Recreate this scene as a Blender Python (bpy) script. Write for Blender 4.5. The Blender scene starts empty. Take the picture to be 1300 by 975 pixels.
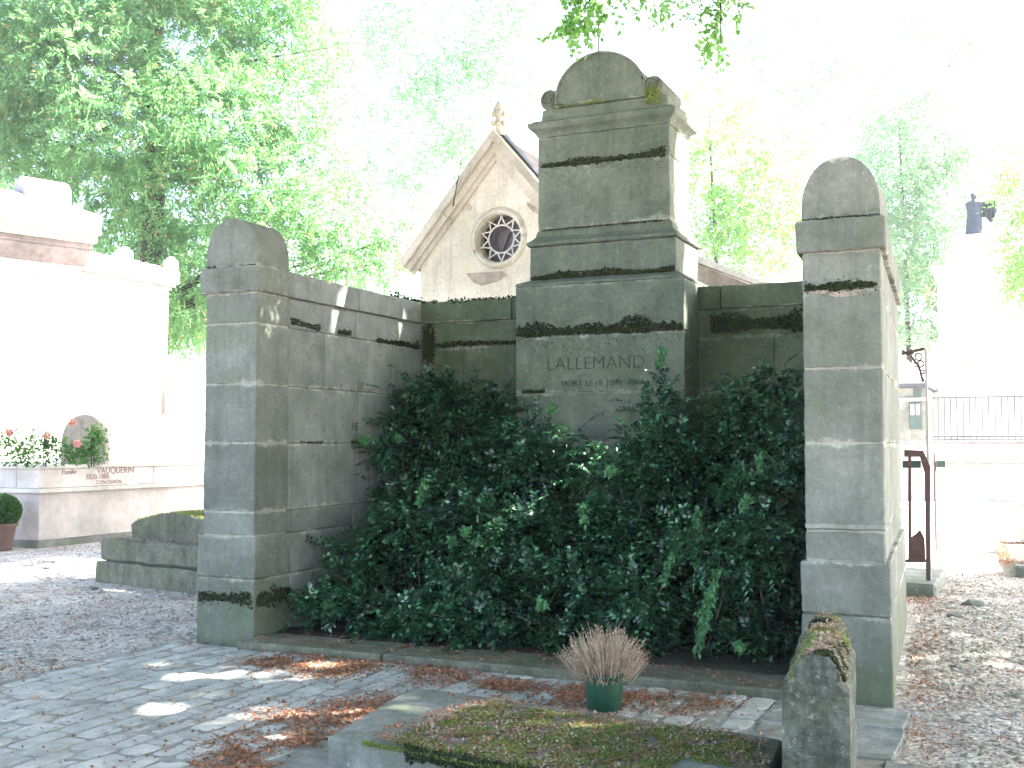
import bpy, bmesh, math, random
import numpy as np
from mathutils import Vector, Matrix, noise
R = math.radians
random.seed(7); rng = np.random.default_rng(7)
SC = bpy.context.scene; COL = SC.collection

# ------------------------------------------------------------------ camera
FPX = 1430.0; EYE = 1.6
YAW = R(24.4); PITCH = math.atan(75 / FPX)
FW = Vector((-math.sin(YAW) * math.cos(PITCH), math.cos(YAW) * math.cos(PITCH), math.sin(PITCH)))
RT = Vector((math.cos(YAW), math.sin(YAW), 0)); UP = RT.cross(FW)
CAMP = Vector((0, 0, EYE))
cd = bpy.data.cameras.new('camera'); cam = bpy.data.objects.new('camera', cd); COL.objects.link(cam)
cd.sensor_width = 36; cd.lens = 36 * FPX / 1300; cd.clip_end = 3000; cd.clip_start = .05
M3 = Matrix((RT, UP, -FW)).transposed()
cam.matrix_world = Matrix.Translation(CAMP) @ M3.to_4x4()
SC.camera = cam

def at(px, py, Y):                      # where the sight line of a photo pixel meets the plane y = Y
    r = FW + RT * ((px - 650) / FPX) - UP * ((py - 487.5) / FPX)
    return CAMP + r * (Y / r.y)
def atd(px, py, d):                     # same, at distance d along the view axis
    return CAMP + (FW + RT * ((px - 650) / FPX) - UP * ((py - 487.5) / FPX)) * d

# ------------------------------------------------------------------ light
SUN = Vector((.80, .42, .86)).normalized()
EXPOSURE = 3.83
W = bpy.data.worlds.new('World'); SC.world = W; W.use_nodes = True
nt = W.node_tree; bg = nt.nodes['Background']
sk = nt.nodes.new('ShaderNodeTexSky'); sk.sky_type = 'NISHITA'; sk.sun_disc = False
sk.sun_elevation = math.asin(SUN.z); sk.sun_rotation = math.atan2(SUN.x, SUN.y)
sk.air_density = 1.0; sk.dust_density = 3.0; sk.ozone_density = 1.0
nt.links.new(sk.outputs[0], bg.inputs[0]); bg.inputs[1].default_value = .09
ld = bpy.data.lights.new('sun', 'SUN'); ld.energy = 4.2; ld.angle = R(.55); ld.color = (1, .95, .87)
sun = bpy.data.objects.new('sun', ld); COL.objects.link(sun)
sun.rotation_euler = SUN.to_track_quat('Z', 'Y').to_euler()
SC.view_settings.view_transform = 'Standard'; SC.view_settings.look = 'None'
SC.view_settings.exposure = EXPOSURE; SC.view_settings.gamma = 1
SC.render.engine = 'CYCLES'
cy = SC.cycles; cy.max_bounces = 8; cy.diffuse_bounces = 4; cy.glossy_bounces = 2
cy.transmission_bounces = 3; cy.transparent_max_bounces = 6; cy.volume_bounces = 0
cy.use_denoising = True; cy.sample_clamp_indirect = 6; cy.caustics_reflective = False; cy.caustics_refractive = False

# ------------------------------------------------------------------ materials
MATS = {}
class NB:
    def __init__(s, name):
        s.m = bpy.data.materials.new(name); s.m.use_nodes = True; s.t = s.m.node_tree
        s.b = s.t.nodes['Principled BSDF']; s.out = s.t.nodes['Material Output']
        s.geo = s.t.nodes.new('ShaderNodeNewGeometry'); s.oi = s.t.nodes.new('ShaderNodeObjectInfo')
        MATS[name] = s.m
    def lk(s, a, b): s.t.links.new(a, b)
    def mapp(s, sc=(1, 1, 1)):
        n = s.t.nodes.new('ShaderNodeMapping'); n.inputs['Scale'].default_value = sc
        s.lk(s.geo.outputs['Position'], n.inputs[0]); return n.outputs[0]
    def noise(s, scale, detail=5, rough=.6, vec=None, dist=0):
        n = s.t.nodes.new('ShaderNodeTexNoise'); n.inputs['Scale'].default_value = scale
        n.inputs['Detail'].default_value = detail; n.inputs['Roughness'].default_value = rough
        n.inputs['Distortion'].default_value = dist
        s.lk(vec if vec else s.geo.outputs['Position'], n.inputs['Vector']); return n.outputs[0]
    def ramp(s, f, a, b, ca=(0, 0, 0, 1), cb=(1, 1, 1, 1)):
        n = s.t.nodes.new('ShaderNodeValToRGB'); e = n.color_ramp.elements
        e[0].position = a; e[1].position = b; e[0].color = ca; e[1].color = cb
        s.lk(f, n.inputs[0]); return n.outputs[0]
    def mix(s, f, a, b, mode='MIX'):
        n = s.t.nodes.new('ShaderNodeMix'); n.data_type = 'RGBA'; n.blend_type = mode
        for sock, v in ((n.inputs[0], f), (n.inputs[6], a), (n.inputs[7], b)):
            if hasattr(v, 'is_linked'): s.lk(v, sock)
            elif isinstance(v, (int, float)): sock.default_value = v
            else: sock.default_value = (*v, 1) if len(v) == 3 else v
        return n.outputs[2]
    def math(s, op, a, b=0.0, c=None):
        n = s.t.nodes.new('ShaderNodeMath'); n.operation = op
        for sock, v in zip(n.inputs, (a, b) if c is None else (a, b, c)):
            if hasattr(v, 'is_linked'): s.lk(v, sock)
            else: sock.default_value = v
        return n.outputs[0]
    def z(s):
        n = s.t.nodes.new('ShaderNodeSeparateXYZ'); s.lk(s.geo.outputs['Position'], n.inputs[0]); return n.outputs[2]
    def bump(s, h, st, d=.01):
        n = s.t.nodes.new('ShaderNodeBump'); n.inputs['Strength'].default_value = st; n.inputs['Distance'].default_value = d
        s.lk(h, n.inputs['Height']); s.lk(n.outputs[0], s.b.inputs['Normal'])
    def done(s, col, rough=.85, spec=.3):
        if hasattr(col, 'is_linked'): s.lk(col, s.b.inputs['Base Color'])
        else: s.b.inputs['Base Color'].default_value = (*col, 1)
        s.b.inputs['Roughness'].default_value = rough
        s.b.inputs['Specular IOR Level'].default_value = spec
        return s.m

def stone(name, lo, hi, algae=(.12, .17, .08), amt=.5, streak=.5, low=0.0, spots=.0, scale=1.0, bump=.5, dark=(.05, .06, .045), rand=.26, edge=0, mottle=0):
    n = NB(name)
    c = n.mix(n.ramp(n.noise(3.2 * scale, 8, .65), .3, .7), lo, hi)
    c = n.mix(n.ramp(n.noise(26 * scale, 5, .75), .38, .62), n.mix(.62, c, (0, 0, 0), 'MIX') if False else n.mix(1.0, c, (.80, .80, .80), 'MULTIPLY'), c)
    a = n.ramp(n.noise(1.3 * scale, 6, .7, dist=.6), .62 - .3 * amt, .78 - .1 * amt)
    c = n.mix(n.ramp(n.noise(.8 * scale, 3, .5), .35, .65), n.mix(1.0, c, (.74, .76, .74), 'MULTIPLY'), c)
    c = n.mix(n.math('MULTIPLY', a, .75), c, algae)
    if low:
        zz = n.math('ADD', n.z(), n.math('MULTIPLY', n.noise(2.5, 5, .7), .9))
        l = n.ramp(n.math('DIVIDE', zz, 2.2 * low), .25, .75, (1, 1, 1, 1), (0, 0, 0, 1))
        c = n.mix(n.math('MULTIPLY', l, .62), c, algae)
    st = n.ramp(n.noise(1.0, 6, .7, n.mapp((9, 9, .8))), .5, .72)
    c = n.mix(n.math('MULTIPLY', st, streak * .75), c, dark)
    bl = n.ramp(n.noise(5.5 * scale, 9, .8, dist=1.2), .57, .68)
    c = n.mix(n.math('MULTIPLY', bl, .55 * streak), c, dark)
    if spots:
        sp = n.ramp(n.noise(34, 3, .6), .68, .72)
        m = n.ramp(n.noise(2.2, 4, .6), .45, .6)
        c = n.mix(n.math('MULTIPLY', n.math('MULTIPLY', sp, m), spots), c, (.55, .56, .48))
    if mottle:
        mm = n.ramp(n.noise(16, 8, .85), .42, .60)
        c = n.mix(n.math('MULTIPLY', mm, mottle), c, tuple(x * .55 for x in lo))
        c = n.mix(n.math('MULTIPLY', n.ramp(n.noise(21, 7, .8), .56, .70), mottle), c, tuple(min(x * 1.35, .6) for x in hi))
    if edge:
        tc = n.t.nodes.new('ShaderNodeTexCoord'); sx = n.t.nodes.new('ShaderNodeSeparateXYZ'); n.lk(tc.outputs['Generated'], sx.inputs[0])
        g = n.math('MULTIPLY', n.math('ABSOLUTE', n.math('SUBTRACT', sx.outputs[2], .5)), 2)
        en = n.noise(4.5, 7, .8)
        e1 = n.ramp(n.math('ADD', g, n.math('MULTIPLY', n.math('SUBTRACT', en, .5), .9)), .90, 1.02)
        c = n.mix(n.math('MULTIPLY', n.math('MULTIPLY', e1, n.ramp(n.noise(2.3, 3, .6), .42, .55)), edge), c, (.46, .46, .39))
        e2 = n.ramp(n.math('ADD', n.math('SUBTRACT', 1, sx.outputs[2]), n.math('MULTIPLY', n.math('SUBTRACT', n.noise(3.3, 8, .8), .5), 1.5)), .96, 1.15)
        c = n.mix(n.math('MULTIPLY', n.math('MULTIPLY', e2, n.ramp(n.noise(1.4, 2, .6), .5, .6)), .6), c, dark)
    v = n.math('ADD', n.math('MULTIPLY', n.oi.outputs['Random'], rand), 1 - rand / 2)
    c = n.mix(1.0, c, v, 'MULTIPLY')
    h = n.math('ADD', n.noise(55 * scale, 6, .75), n.math('MULTIPLY', n.noise(9 * scale, 5, .7), 1.6))
    n.bump(h, bump, .012)
    return n.done(c, .88, .25)

def plain(name, col, rough=.7, var=.25, scale=12, spec=.3, metallic=0, bump=.2):
    n = NB(name)
    d = tuple(x * (1 - var) for x in col)
    c = n.mix(n.ramp(n.noise(scale, 6, .7), .3, .7), d, col)
    n.b.inputs['Metallic'].default_value = metallic
    n.bump(n.noise(scale * 4, 4, .7), bump, .004)
    return n.done(c, rough, spec)

def leafmat(name, a, b, trans=.45, rough=.5, spec=.4, tcol=None, rare=None, rareat=.955, big=(.62, .68, .62)):
    n = NB(name)
    ri = n.geo.outputs['Random Per Island']
    c = n.mix(ri, a, b)
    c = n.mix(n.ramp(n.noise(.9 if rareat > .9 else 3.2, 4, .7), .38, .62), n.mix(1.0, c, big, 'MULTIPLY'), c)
    if rare: c = n.mix(n.ramp(ri, rareat, rareat + .005), c, rare)
    n.done(c, rough, spec)
    tr = n.t.nodes.new('ShaderNodeBsdfTranslucent'); ms = n.t.nodes.new('ShaderNodeMixShader')
    if trans > 0:
        tc = n.mix(.75, c, tcol or (b[0] * 1.6, b[1] * 1.7, b[2]))
        n.lk(tc, tr.inputs[0]); ms.inputs[0].default_value = trans
        n.lk(n.b.outputs[0], ms.inputs[1]); n.lk(tr.outputs[0], ms.inputs[2]); n.lk(ms.outputs[0], n.out.inputs[0])
    return n.m

M = {}
M['stone'] = stone('monument_stone', (.21, .222, .205), (.355, .365, .34), (.11, .13, .08), .3, .45, low=.62, spots=.5, edge=.75, mottle=.22)
M['stele'] = stone('stele_stone', (.125, .148, .118), (.245, .268, .215), (.065, .10, .05), .5, .6, low=0, spots=.5, edge=.4, mottle=.4)
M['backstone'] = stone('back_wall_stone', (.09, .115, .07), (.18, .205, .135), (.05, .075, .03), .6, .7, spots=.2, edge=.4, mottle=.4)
M['pierstone'] = stone('pier_stone', (.165, .178, .155), (.27, .28, .245), (.095, .125, .055), .35, .5, low=.7, spots=.35, edge=.7, mottle=.28)
M['mortar'] = stone('mortar', (.30, .30, .25), (.48, .47, .41), amt=.2, streak=.3)
M['oldmortar'] = stone('old_mortar', (.09, .09, .07), (.26, .26, .22), amt=.4, streak=.6)
M['mosstone'] = stone('mossy_stone', (.14, .14, .10), (.31, .305, .235), (.085, .11, .035), .55, .9, spots=.6, scale=1.5, bump=.9, mottle=.45)
M['slab'] = stone('slab_stone', (.18, .185, .165), (.38, .38, .355), (.10, .14, .07), .55, .55, spots=.9, scale=1.6, mottle=.4)
M['post'] = stone('post_stone', (.085, .10, .075), (.40, .41, .355), (.075, .115, .04), .7, 1.0, spots=1.0, scale=2.2, bump=1, mottle=.8)
M['sett'] = stone('paving_stone', (.46, .45, .43), (.66, .65, .62), (.33, .32, .27), .3, .35, spots=.3, scale=2.0, bump=.8, rand=.16)
M['flag'] = stone('flagstone', (.20, .21, .19), (.38, .39, .37), (.13, .16, .09), .5, .5, spots=.5, scale=2, mottle=.4)
M['joint'] = stone('paving_joint', (.33, .305, .27), (.58, .555, .52), (.26, .23, .17), .3, .35, scale=3, bump=1)
M['pink'] = stone('pink_granite', (.62, .56, .54), (.76, .69, .665), (.52, .46, .43), .2, .15, scale=2)
M['white'] = stone('white_limestone', (.62, .58, .54), (.80, .77, .73), (.55, .52, .46), .1, .12)
M['roofslab'] = stone('roof_slab', (.30, .29, .29), (.42, .41, .41), (.26, .25, .24), .1, .3)
M['render'] = stone('chapel_render', (.56, .51, .43), (.72, .67, .58), (.46, .42, .30), .3, .35, scale=.8)
M['brownstone'] = stone('chapel_coping', (.40, .36, .30), (.57, .52, .45), (.33, .32, .24), .3, .5)
M['bare'] = stone('bare_stone', (.42, .34, .28), (.60, .51, .44), (.4, .34, .28), .2, .5, scale=3, bump=1)
M['frieze'] = stone('shaded_frieze_stone', (.20, .165, .17), (.31, .265, .265), (.2, .18, .17), .2, .6)  # darkened so the eave's shade on the frieze is in its colour
M['rooftile'] = stone('red_tile', (.40, .18, .12), (.62, .36, .27), (.45, .3, .24), .2, .4, scale=3)
M['letter'] = plain('incised_letter', (.04, .052, .038), .9)
M['letterpink'] = plain('worn_letter', (.28, .20, .20), .9)
M['bark'] = plain('bark', (.075, .062, .048), .95, .5, 9, bump=1)
M['twig'] = plain('shrub_twig', (.16, .11, .07), .9, .4, 30)
M['rust'] = plain('rusty_iron', (.13, .078, .072), .75, .45, 14, bump=.5)
M['iron'] = plain('grey_iron', (.06, .07, .085), .6, .3, 20)
M['glass'] = plain('dark_glass', (.045, .02, .015), .35, .4, 3, spec=.5)
M['bronze'] = plain('bronze', (.02, .035, .06), .55, .5, 2.5, metallic=.3)
M['greenpaint'] = plain('green_paint', (.05, .09, .085), .6, .3, 10)
M['lead'] = plain('lead_sheet', (.46, .45, .47), .6, .2, 4)
M['pot'] = plain('green_plastic', (.008, .062, .033), .42, .15, 25, spec=.5, bump=.05)
M['terracotta'] = plain('terracotta', (.16, .10, .085), .8)
M['soil'] = plain('soil', (.06, .045, .03), 1, .5, 40, bump=1)
M['moss'] = leafmat('dark_moss', (.018, .022, .012), (.05, .062, .028), 0, .95, .1)
M['greenmoss'] = leafmat('green_moss', (.11, .15, .035), (.25, .30, .08), .1, .9, .1)
M['yellowmoss'] = leafmat('yellow_moss', (.17, .20, .055), (.35, .37, .12), .1, .9, .1)
M['litter'] = leafmat('brown_litter', (.17, .07, .04), (.58, .27, .17), .15, .85, .2)
M['petal'] = leafmat('pale_petal', (.30, .17, .13), (.62, .50, .42), .15, .85, .2)
M['gravel'] = leafmat('pebble', (.24, .205, .18), (.68, .63, .585), 0, .85, .25)
M['heather'] = leafmat('dry_heather', (.30, .19, .14), (.74, .58, .47), .1, .9, .1)
M['yew'] = leafmat('shrub_leaf', (.006, .030, .016), (.050, .165, .075), .12, .28, .62, (.06, .22, .06), rare=(.10, .28, .12), rareat=.86, big=(.22, .25, .30))  # dark patches and bright leaves put shade and highlights into the leaf colour
M['yewpale'] = leafmat('young_leaf', (.08, .24, .09), (.16, .40, .17), .35, .45, .5, (.14, .42, .12))
M['ash'] = leafmat('pinnate_leaf', (.08, .19, .07), (.16, .32, .13), .5, .5, .4, (.24, .52, .18), rare=(.45, .20, .12))
M['canopy'] = leafmat('canopy_leaf', (.04, .10, .03), (.08, .18, .05), .45, .5, .4, (.18, .40, .08))
M['pale'] = leafmat('far_leaf', (.16, .27, .17), (.28, .42, .28), .55, .5, .4, (.34, .58, .30))
M['lime'] = leafmat('lime_leaf', (.15, .33, .10), (.24, .45, .17), .5, .5, .4, (.25, .50, .08))
M['rose'] = leafmat('rose_petal', (.60, .26, .27), (.78, .45, .44), .3, .6, .3)
M['lichen'] = leafmat('orange_lichen', (.30, .13, .03), (.45, .22, .06), 0, .95, .1)

def groundmat():
    n = NB('earth_and_gravel')
    c = n.mix(n.ramp(n.noise(1.1, 8, .7), .32, .68), (.44, .385, .34), (.70, .645, .59))
    v = n.t.nodes.new('ShaderNodeTexVoronoi'); v.inputs['Scale'].default_value = 42
    n.lk(n.geo.outputs['Position'], v.inputs['Vector'])
    g = n.t.nodes.new('ShaderNodeRGBToBW'); n.lk(v.outputs['Color'], g.inputs[0])
    c = n.mix(n.ramp(g.outputs[0], .2, .9), n.mix(1, c, (.62, .6, .6), 'MULTIPLY'), n.mix(1, c, (1.35, 1.33, 1.33), 'MULTIPLY'))
    c = n.mix(n.math('MULTIPLY', n.ramp(n.noise(3.1, 9, .8, dist=.7), .53, .62), .7), c, (.17, .085, .06))
    c = n.mix(n.math('MULTIPLY', n.ramp(n.noise(.9, 6, .75), .62, .70), .55), c, (.13, .15, .06))
    n.bump(n.math('ADD', n.math('MULTIPLY', v.outputs['Distance'], .8), n.noise(60, 6, .8)), .8, .02)
    return n.done(c, .95, .15)
M['ground'] = groundmat()

# ------------------------------------------------------------------ helpers
def tag(o, label=None, cat=None, group=None, kind=None):
    for k, v in (('label', label), ('category', cat), ('group', group), ('kind', kind)):
        if v: o[k] = v
    return o
def thing(name, loc, label, cat, group=None, rz=0):
    o = bpy.data.objects.new(name, None); COL.objects.link(o); o.empty_display_size = .2
    o.location = loc; o.rotation_euler = (0, 0, rz); return tag(o, label, cat, group)
def link(name, me, mat, parent=None, world=True):
    o = bpy.data.objects.new(name, me); COL.objects.link(o)
    if mat is not None and not me.materials: me.materials.append(mat)
    if parent is not None:
        o.parent = parent
        if world: o.matrix_parent_inverse = pmat(parent).inverted()
    return o
def pmat(p):
    m = Matrix.LocRotScale(p.location, p.rotation_euler, p.scale)
    if p.parent: m = pmat(p.parent) @ p.matrix_parent_inverse @ m
    return m
def bmo(name, bm, mat, parent=None, world=True, smooth=False):
    me = bpy.data.meshes.new(name)
    bmesh.ops.recalc_face_normals(bm, faces=bm.faces)
    if smooth:
        for f in bm.faces: f.smooth = True
    bm.to_mesh(me); bm.free(); return link(name, me, mat, parent, world)
def arr(name, V, F, mat, parent=None, world=True):
    V = np.asarray(V, dtype=np.float32).reshape(-1, 3); F = np.asarray(F, dtype=np.int32)
    n, k = F.shape; me = bpy.data.meshes.new(name)
    me.vertices.add(len(V)); me.vertices.foreach_set('co', V.ravel())
    me.loops.add(n * k); me.loops.foreach_set('vertex_index', F.ravel())
    me.polygons.add(n); me.polygons.foreach_set('loop_start', np.arange(0, n * k, k, dtype=np.int32))
    me.update(calc_edges=True)
    return link(name, me, mat, parent, world)
def nrm(a): return a / (np.linalg.norm(a, axis=-1, keepdims=True) + 1e-9)

def box_bm(x0, x1, y0, y1, z0, z1, cell=None, bev=.007, wob=.0035, warp=None, big=0, bm=None):
    own = bm is None; b = bmesh.new()
    bmesh.ops.create_cube(b, size=1)
    for v in b.verts:
        v.co = Vector((x0 + (v.co.x + .5) * (x1 - x0), y0 + (v.co.y + .5) * (y1 - y0), z0 + (v.co.z + .5) * (z1 - z0)))
    if bev: bmesh.ops.bevel(b, geom=b.edges[:], offset=bev, segments=1, affect='EDGES', profile=.5)
    if cell:
        for ax, (a, c) in enumerate(((x0, x1), (y0, y1), (z0, z1))):
            k = int((c - a) / cell)
            for i in range(1, k + 1):
                p = [0, 0, 0]; p[ax] = a + (c - a) * i / (k + 1); nn = [0, 0, 0]; nn[ax] = 1
                bmesh.ops.bisect_plane(b, geom=b.verts[:] + b.edges[:] + b.faces[:], plane_co=p, plane_no=nn, dist=1e-5)
    if wob:
        for v in b.verts:
            v.co += noise.noise_vector(v.co * 14) * wob + (noise.noise_vector(v.co * 3.1) * big if big else Vector())
    if warp:
        for v in b.verts: v.co = Vector(warp(*v.co))
    if own: return b
    me = bpy.data.meshes.new('t'); b.to_mesh(me); b.free(); bm.from_mesh(me); bpy.data.meshes.remove(me)
def box(name, par, x0, x1, y0, y1, z0, z1, mat, world=True, **k):
    return bmo(name, box_bm(x0, x1, y0, y1, z0, z1, **k), mat, par, world)
def prism_bm(pts, axis, a, c, cell=None, warp=None):
    """extrude a closed outline (list of 2D points) along an axis"""
    b = bmesh.new()
    def P(u, v, w): return {0: (w, u, v), 1: (u, w, v), 2: (u, v, w)}[axis]
    n = max(1, int(abs(c - a) / cell)) if cell else 1
    rings = [[b.verts.new(P(u, v, a + (c - a) * i / n)) for u, v in pts] for i in range(n + 1)]
    for r0, r1 in zip(rings, rings[1:]):
        for i in range(len(pts)):
            j = (i + 1) % len(pts); b.faces.new((r0[i], r0[j], r1[j], r1[i]))
    b.faces.new(rings[0]); b.faces.new(rings[-1])
    if warp:
        for v in b.verts: v.co = Vector(warp(*v.co))
    return b
def prism(name, par, pts, axis, a, c, mat, world=True, **k):
    return bmo(name, prism_bm(pts, axis, a, c, **k), mat, par, world)
def tubes(lines, sides=6):
    """lines: list of (points, radii) -> V, F"""
    V = []; F = []
    for pts, rad in lines:
        base = len(V); n = len(pts); pts = [Vector(p) for p in pts]
        for i, p in enumerate(pts):
            t = (pts[min(i + 1, n - 1)] - pts[max(i - 1, 0)]).normalized()
            a = t.orthogonal() if abs(t.z) > .95 else Vector((-t.y, t.x, 0)); a.normalize(); c = t.cross(a)
            for s in range(sides):
                w = 2 * math.pi * s / sides; V.append(p + (a * math.cos(w) + c * math.sin(w)) * rad[i])
        for i in range(n - 1):
            for s in range(sides):
                s2 = (s + 1) % sides
                F.append((base + i * sides + s, base + i * sides + s2, base + (i + 1) * sides + s2, base + (i + 1) * sides + s))
        for e in (0, n - 1):
            for s in range(1, sides - 1, 2):
                F.append((base + e * sides, base + e * sides + s, base + e * sides + s + 1, base + e * sides + (s + 2) % sides))
    return [tuple(v) for v in V], F
def tube(name, par, lines, mat, sides=6, world=True):
    V, F = tubes(lines, sides); return arr(name, V, F, mat, par, world)
def lathe_bm(prof, seg=20, c=(0, 0, 0), axis=None):
    b = bmesh.new(); rings = []
    for r, z in prof:
        rings.append([b.verts.new((r * math.cos(2 * math.pi * i / seg), r * math.sin(2 * math.pi * i / seg), z)) for i in range(seg)])
    for r0, r1 in zip(rings, rings[1:]):
        for i in range(seg):
            b.faces.new((r0[i], r0[(i + 1) % seg], r1[(i + 1) % seg], r1[i]))
    b.faces.new(rings[0]); b.faces.new(rings[-1])
    mt = Matrix.Translation(c) @ (axis if axis else Matrix.Identity(4))
    bmesh.ops.transform(b, matrix=mt, verts=b.verts); return b
def clustr(lo, hi, k): return rng.uniform(lo, hi, k)
OCT = np.array([(1, 0, 0), (-1, 0, 0), (0, 1, 0), (0, -1, 0), (0, 0, 1), (0, 0, -1)], float)
OCF = np.array([(0, 2, 4), (2, 1, 4), (1, 3, 4), (3, 0, 4), (2, 0, 5), (1, 2, 5), (3, 1, 5), (0, 3, 5)])
def blobs(name, P, S, mat, par=None, label=None, kind='stuff', world=True, drop_bottom=False):
    """many small rough pebbles / moss tufts at P with sizes S (N,3)"""
    N = len(P); V = OCT[None] * (1 + rng.uniform(-.35, .35, (N, 6, 1))) * S[:, None, :]
    a = rng.uniform(0, 6.28, N); ca, sa = np.cos(a)[:, None], np.sin(a)[:, None]
    V = np.stack([V[..., 0] * ca - V[..., 1] * sa, V[..., 0] * sa + V[..., 1] * ca, V[..., 2]], -1) + P[:, None]
    f = OCF[:4] if drop_bottom else OCF
    F = (f[None] + (np.arange(N) * 6)[:, None, None]).reshape(-1, 3)
    o = arr(name, V, F, mat, par, world); o['kind'] = kind
    if label: o['label'] = label
    return o
def leaves(P, D, N, L, Wd, fold=.25):
    """leaf quads: P base, D direction, N normal, L length, Wd width -> V, F"""
    D = nrm(D); S = nrm(np.cross(D, N)); N = np.cross(S, D)
    L = np.asarray(L)[:, None]; Wd = np.asarray(Wd)[:, None]
    m = P + D * L * .45
    V = np.stack([P, m + S * Wd * .5 + N * Wd * fold, P + D * L, m - S * Wd * .5 + N * Wd * fold], 1)
    return V.reshape(-1, 3)
def quadF(n): return np.arange(n * 4, dtype=np.int32).reshape(-1, 4)
def rv(n): return nrm(rng.normal(size=(n, 3)))

def moss_band(par, p0, p1, out, h, n, mat=None, r=(.006, .015), patchy=.0, seed=0, hang=.3):
    """dark moss growing along a joint from p0 to p1; grows up to h, out = outward normal"""
    t = rng.uniform(0, 1, n); p0 = np.array(p0); p1 = np.array(p1); L = np.linalg.norm(p1 - p0)
    env = np.array([.45 + .95 * max(0, noise.noise(Vector((x * L * 3.0 + seed, seed * 1.7, 0))) + .25) + .35 * noise.noise(Vector((x * L * 22, seed, 3))) for x in t])
    keep = np.array([noise.noise(Vector((x * L * 2.2 + seed * 5, 9, 0))) > -1 + patchy * 1.1 for x in t])
    z = (rng.uniform(0, 1, n) ** 1.3 - hang * rng.uniform(0, 1, n)) * h * np.clip(env, .1, 2)
    tail = rng.uniform(0, 1, n) < .16; z = np.where(tail, rng.normal(0, .9, n) * h * .9 - h * .25, z)
    P = p0 + (p1 - p0) * t[:, None]; P[:, 2] += z; P += np.array(out) * rng.uniform(.0, .010, n)[:, None]
    P = P[keep]; S = rng.uniform(r[0] * .7, r[1], (len(P), 1)) * np.where(tail[keep], .5, 1)[:, None] * np.array([[1, 1, .8]])
    return blobs('moss', P, S, mat or M['moss'], par)

def litter(name, P, sz, mat, label, zfun=None, par=None, flat=.35):
    n = len(P); D = rv(n) * np.array([1, 1, flat]); N = nrm(rv(n) * np.array([.5, .5, .3]) + np.array([0, 0, 1]))
    s = rng.uniform(.6, 1.4, n) * sz
    V = leaves(P, D, N, s, s * rng.uniform(.45, .8, n), .2)
    o = arr(name, V, quadF(n), mat, par); o['kind'] = 'stuff'
    if label: o['label'] = label
    return o

# ------------------------------------------------------------------ ground
def gz(x, y):
    return .016 * noise.noise(Vector((x * .9, y * .9, 0))) + .006 * noise.noise(Vector((x * 4, y * 4, 2)))
def build_ground():
    xs = np.concatenate([[-1500, -400, -150, -70, -40, -28], np.arange(-20, 3, .16), [3, 5, 9, 15, 30, 80, 300, 1500]])
    ys = np.concatenate([[-1500, -300, -60, -15, -4, 0], np.arange(2, 22, .16), [23, 26, 30, 40, 60, 120, 400, 1500]])
    V = []
    for y in ys:
        for x in xs:
            z = gz(x, y) if (-20 < x < 3 and 2 < y < 22) else 0
            if -6.3 < x < -.35 and y < 7.6: z = min(z, 0) * .5 - .03      # paved bed lies a little lower
            V.append((x, y, z - .004))
    nx = len(xs); F = [(j * nx + i, j * nx + i + 1, (j + 1) * nx + i + 1, (j + 1) * nx + i) for j in range(len(ys) - 1) for i in range(nx - 1)]
    o = arr('ground', V, F, M['ground']); o['kind'] = 'structure'
    for p in o.data.polygons: p.use_smooth = True
    return o
ground = build_ground()

# gravel: real pebbles near the camera
n = 26000
P = np.stack([rng.uniform(-13.5, -6.15, n), rng.uniform(4.2, 14.5, n), np.zeros(n)], 1)
P2 = np.stack([rng.uniform(-1.5, .45, 16000), rng.uniform(6.0, 15.0, 16000), np.zeros(16000)], 1)
P2 = P2[P2[:, 0] > np.where(P2[:, 1] < 7.6, -.68, -.72 - .0612 * (P2[:, 1] - 7.42))]
P = np.concatenate([P, P2]); keep = np.array([noise.noise(Vector((p[0] * 1.3, p[1] * 1.3, 5))) > -.25 + .4 * random.random() - .2 for p in P]); P = P[keep]
P[:, 2] = [gz(p[0], p[1]) for p in P]
S = rng.gamma(2.2, .0045, (len(P), 1)).clip(.004, .035) * np.array([[1.2, 1, .55]])
g = blobs('gravel', P, S, M['gravel'], None, 'small grey and pinkish gravel stones strewn over the bare earth', drop_bottom=True); 

rocks = [((300, 742), .10, 'flat pale stone lying on gravel near the left pier'), ((1238, 768), .10, 'grey stone lying loose on the path right of the monument'),
         ((62, 722), .09, 'small stone on the gravel before the pink granite tomb'), ((1212, 783), .06, 'smaller of two loose stones on the right path'),
         ((118, 748), .05, 'little pale stone just left of the mossy low tomb')]
for (px, py), s, lab in rocks:
    r = FW + RT * ((px - 650) / FPX) - UP * ((py - 487.5) / FPX); p = CAMP + r * (-EYE / r.z)
    b = bmesh.new(); bmesh.ops.create_icosphere(b, subdivisions=2, radius=1)
    for v in b.verts:
        v.co *= 1 + .35 * noise.noise(v.co * 1.4 + Vector((px, 0, 0)))
        v.co = Vector((v.co.x * s * 1.3, v.co.y * s, v.co.z * s * .45))
        v.co += Vector((p.x, p.y, .01))
    tag(bmo('loose_stone', b, M['slab']), lab, 'stone', 'loose stones on the ground')

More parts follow.
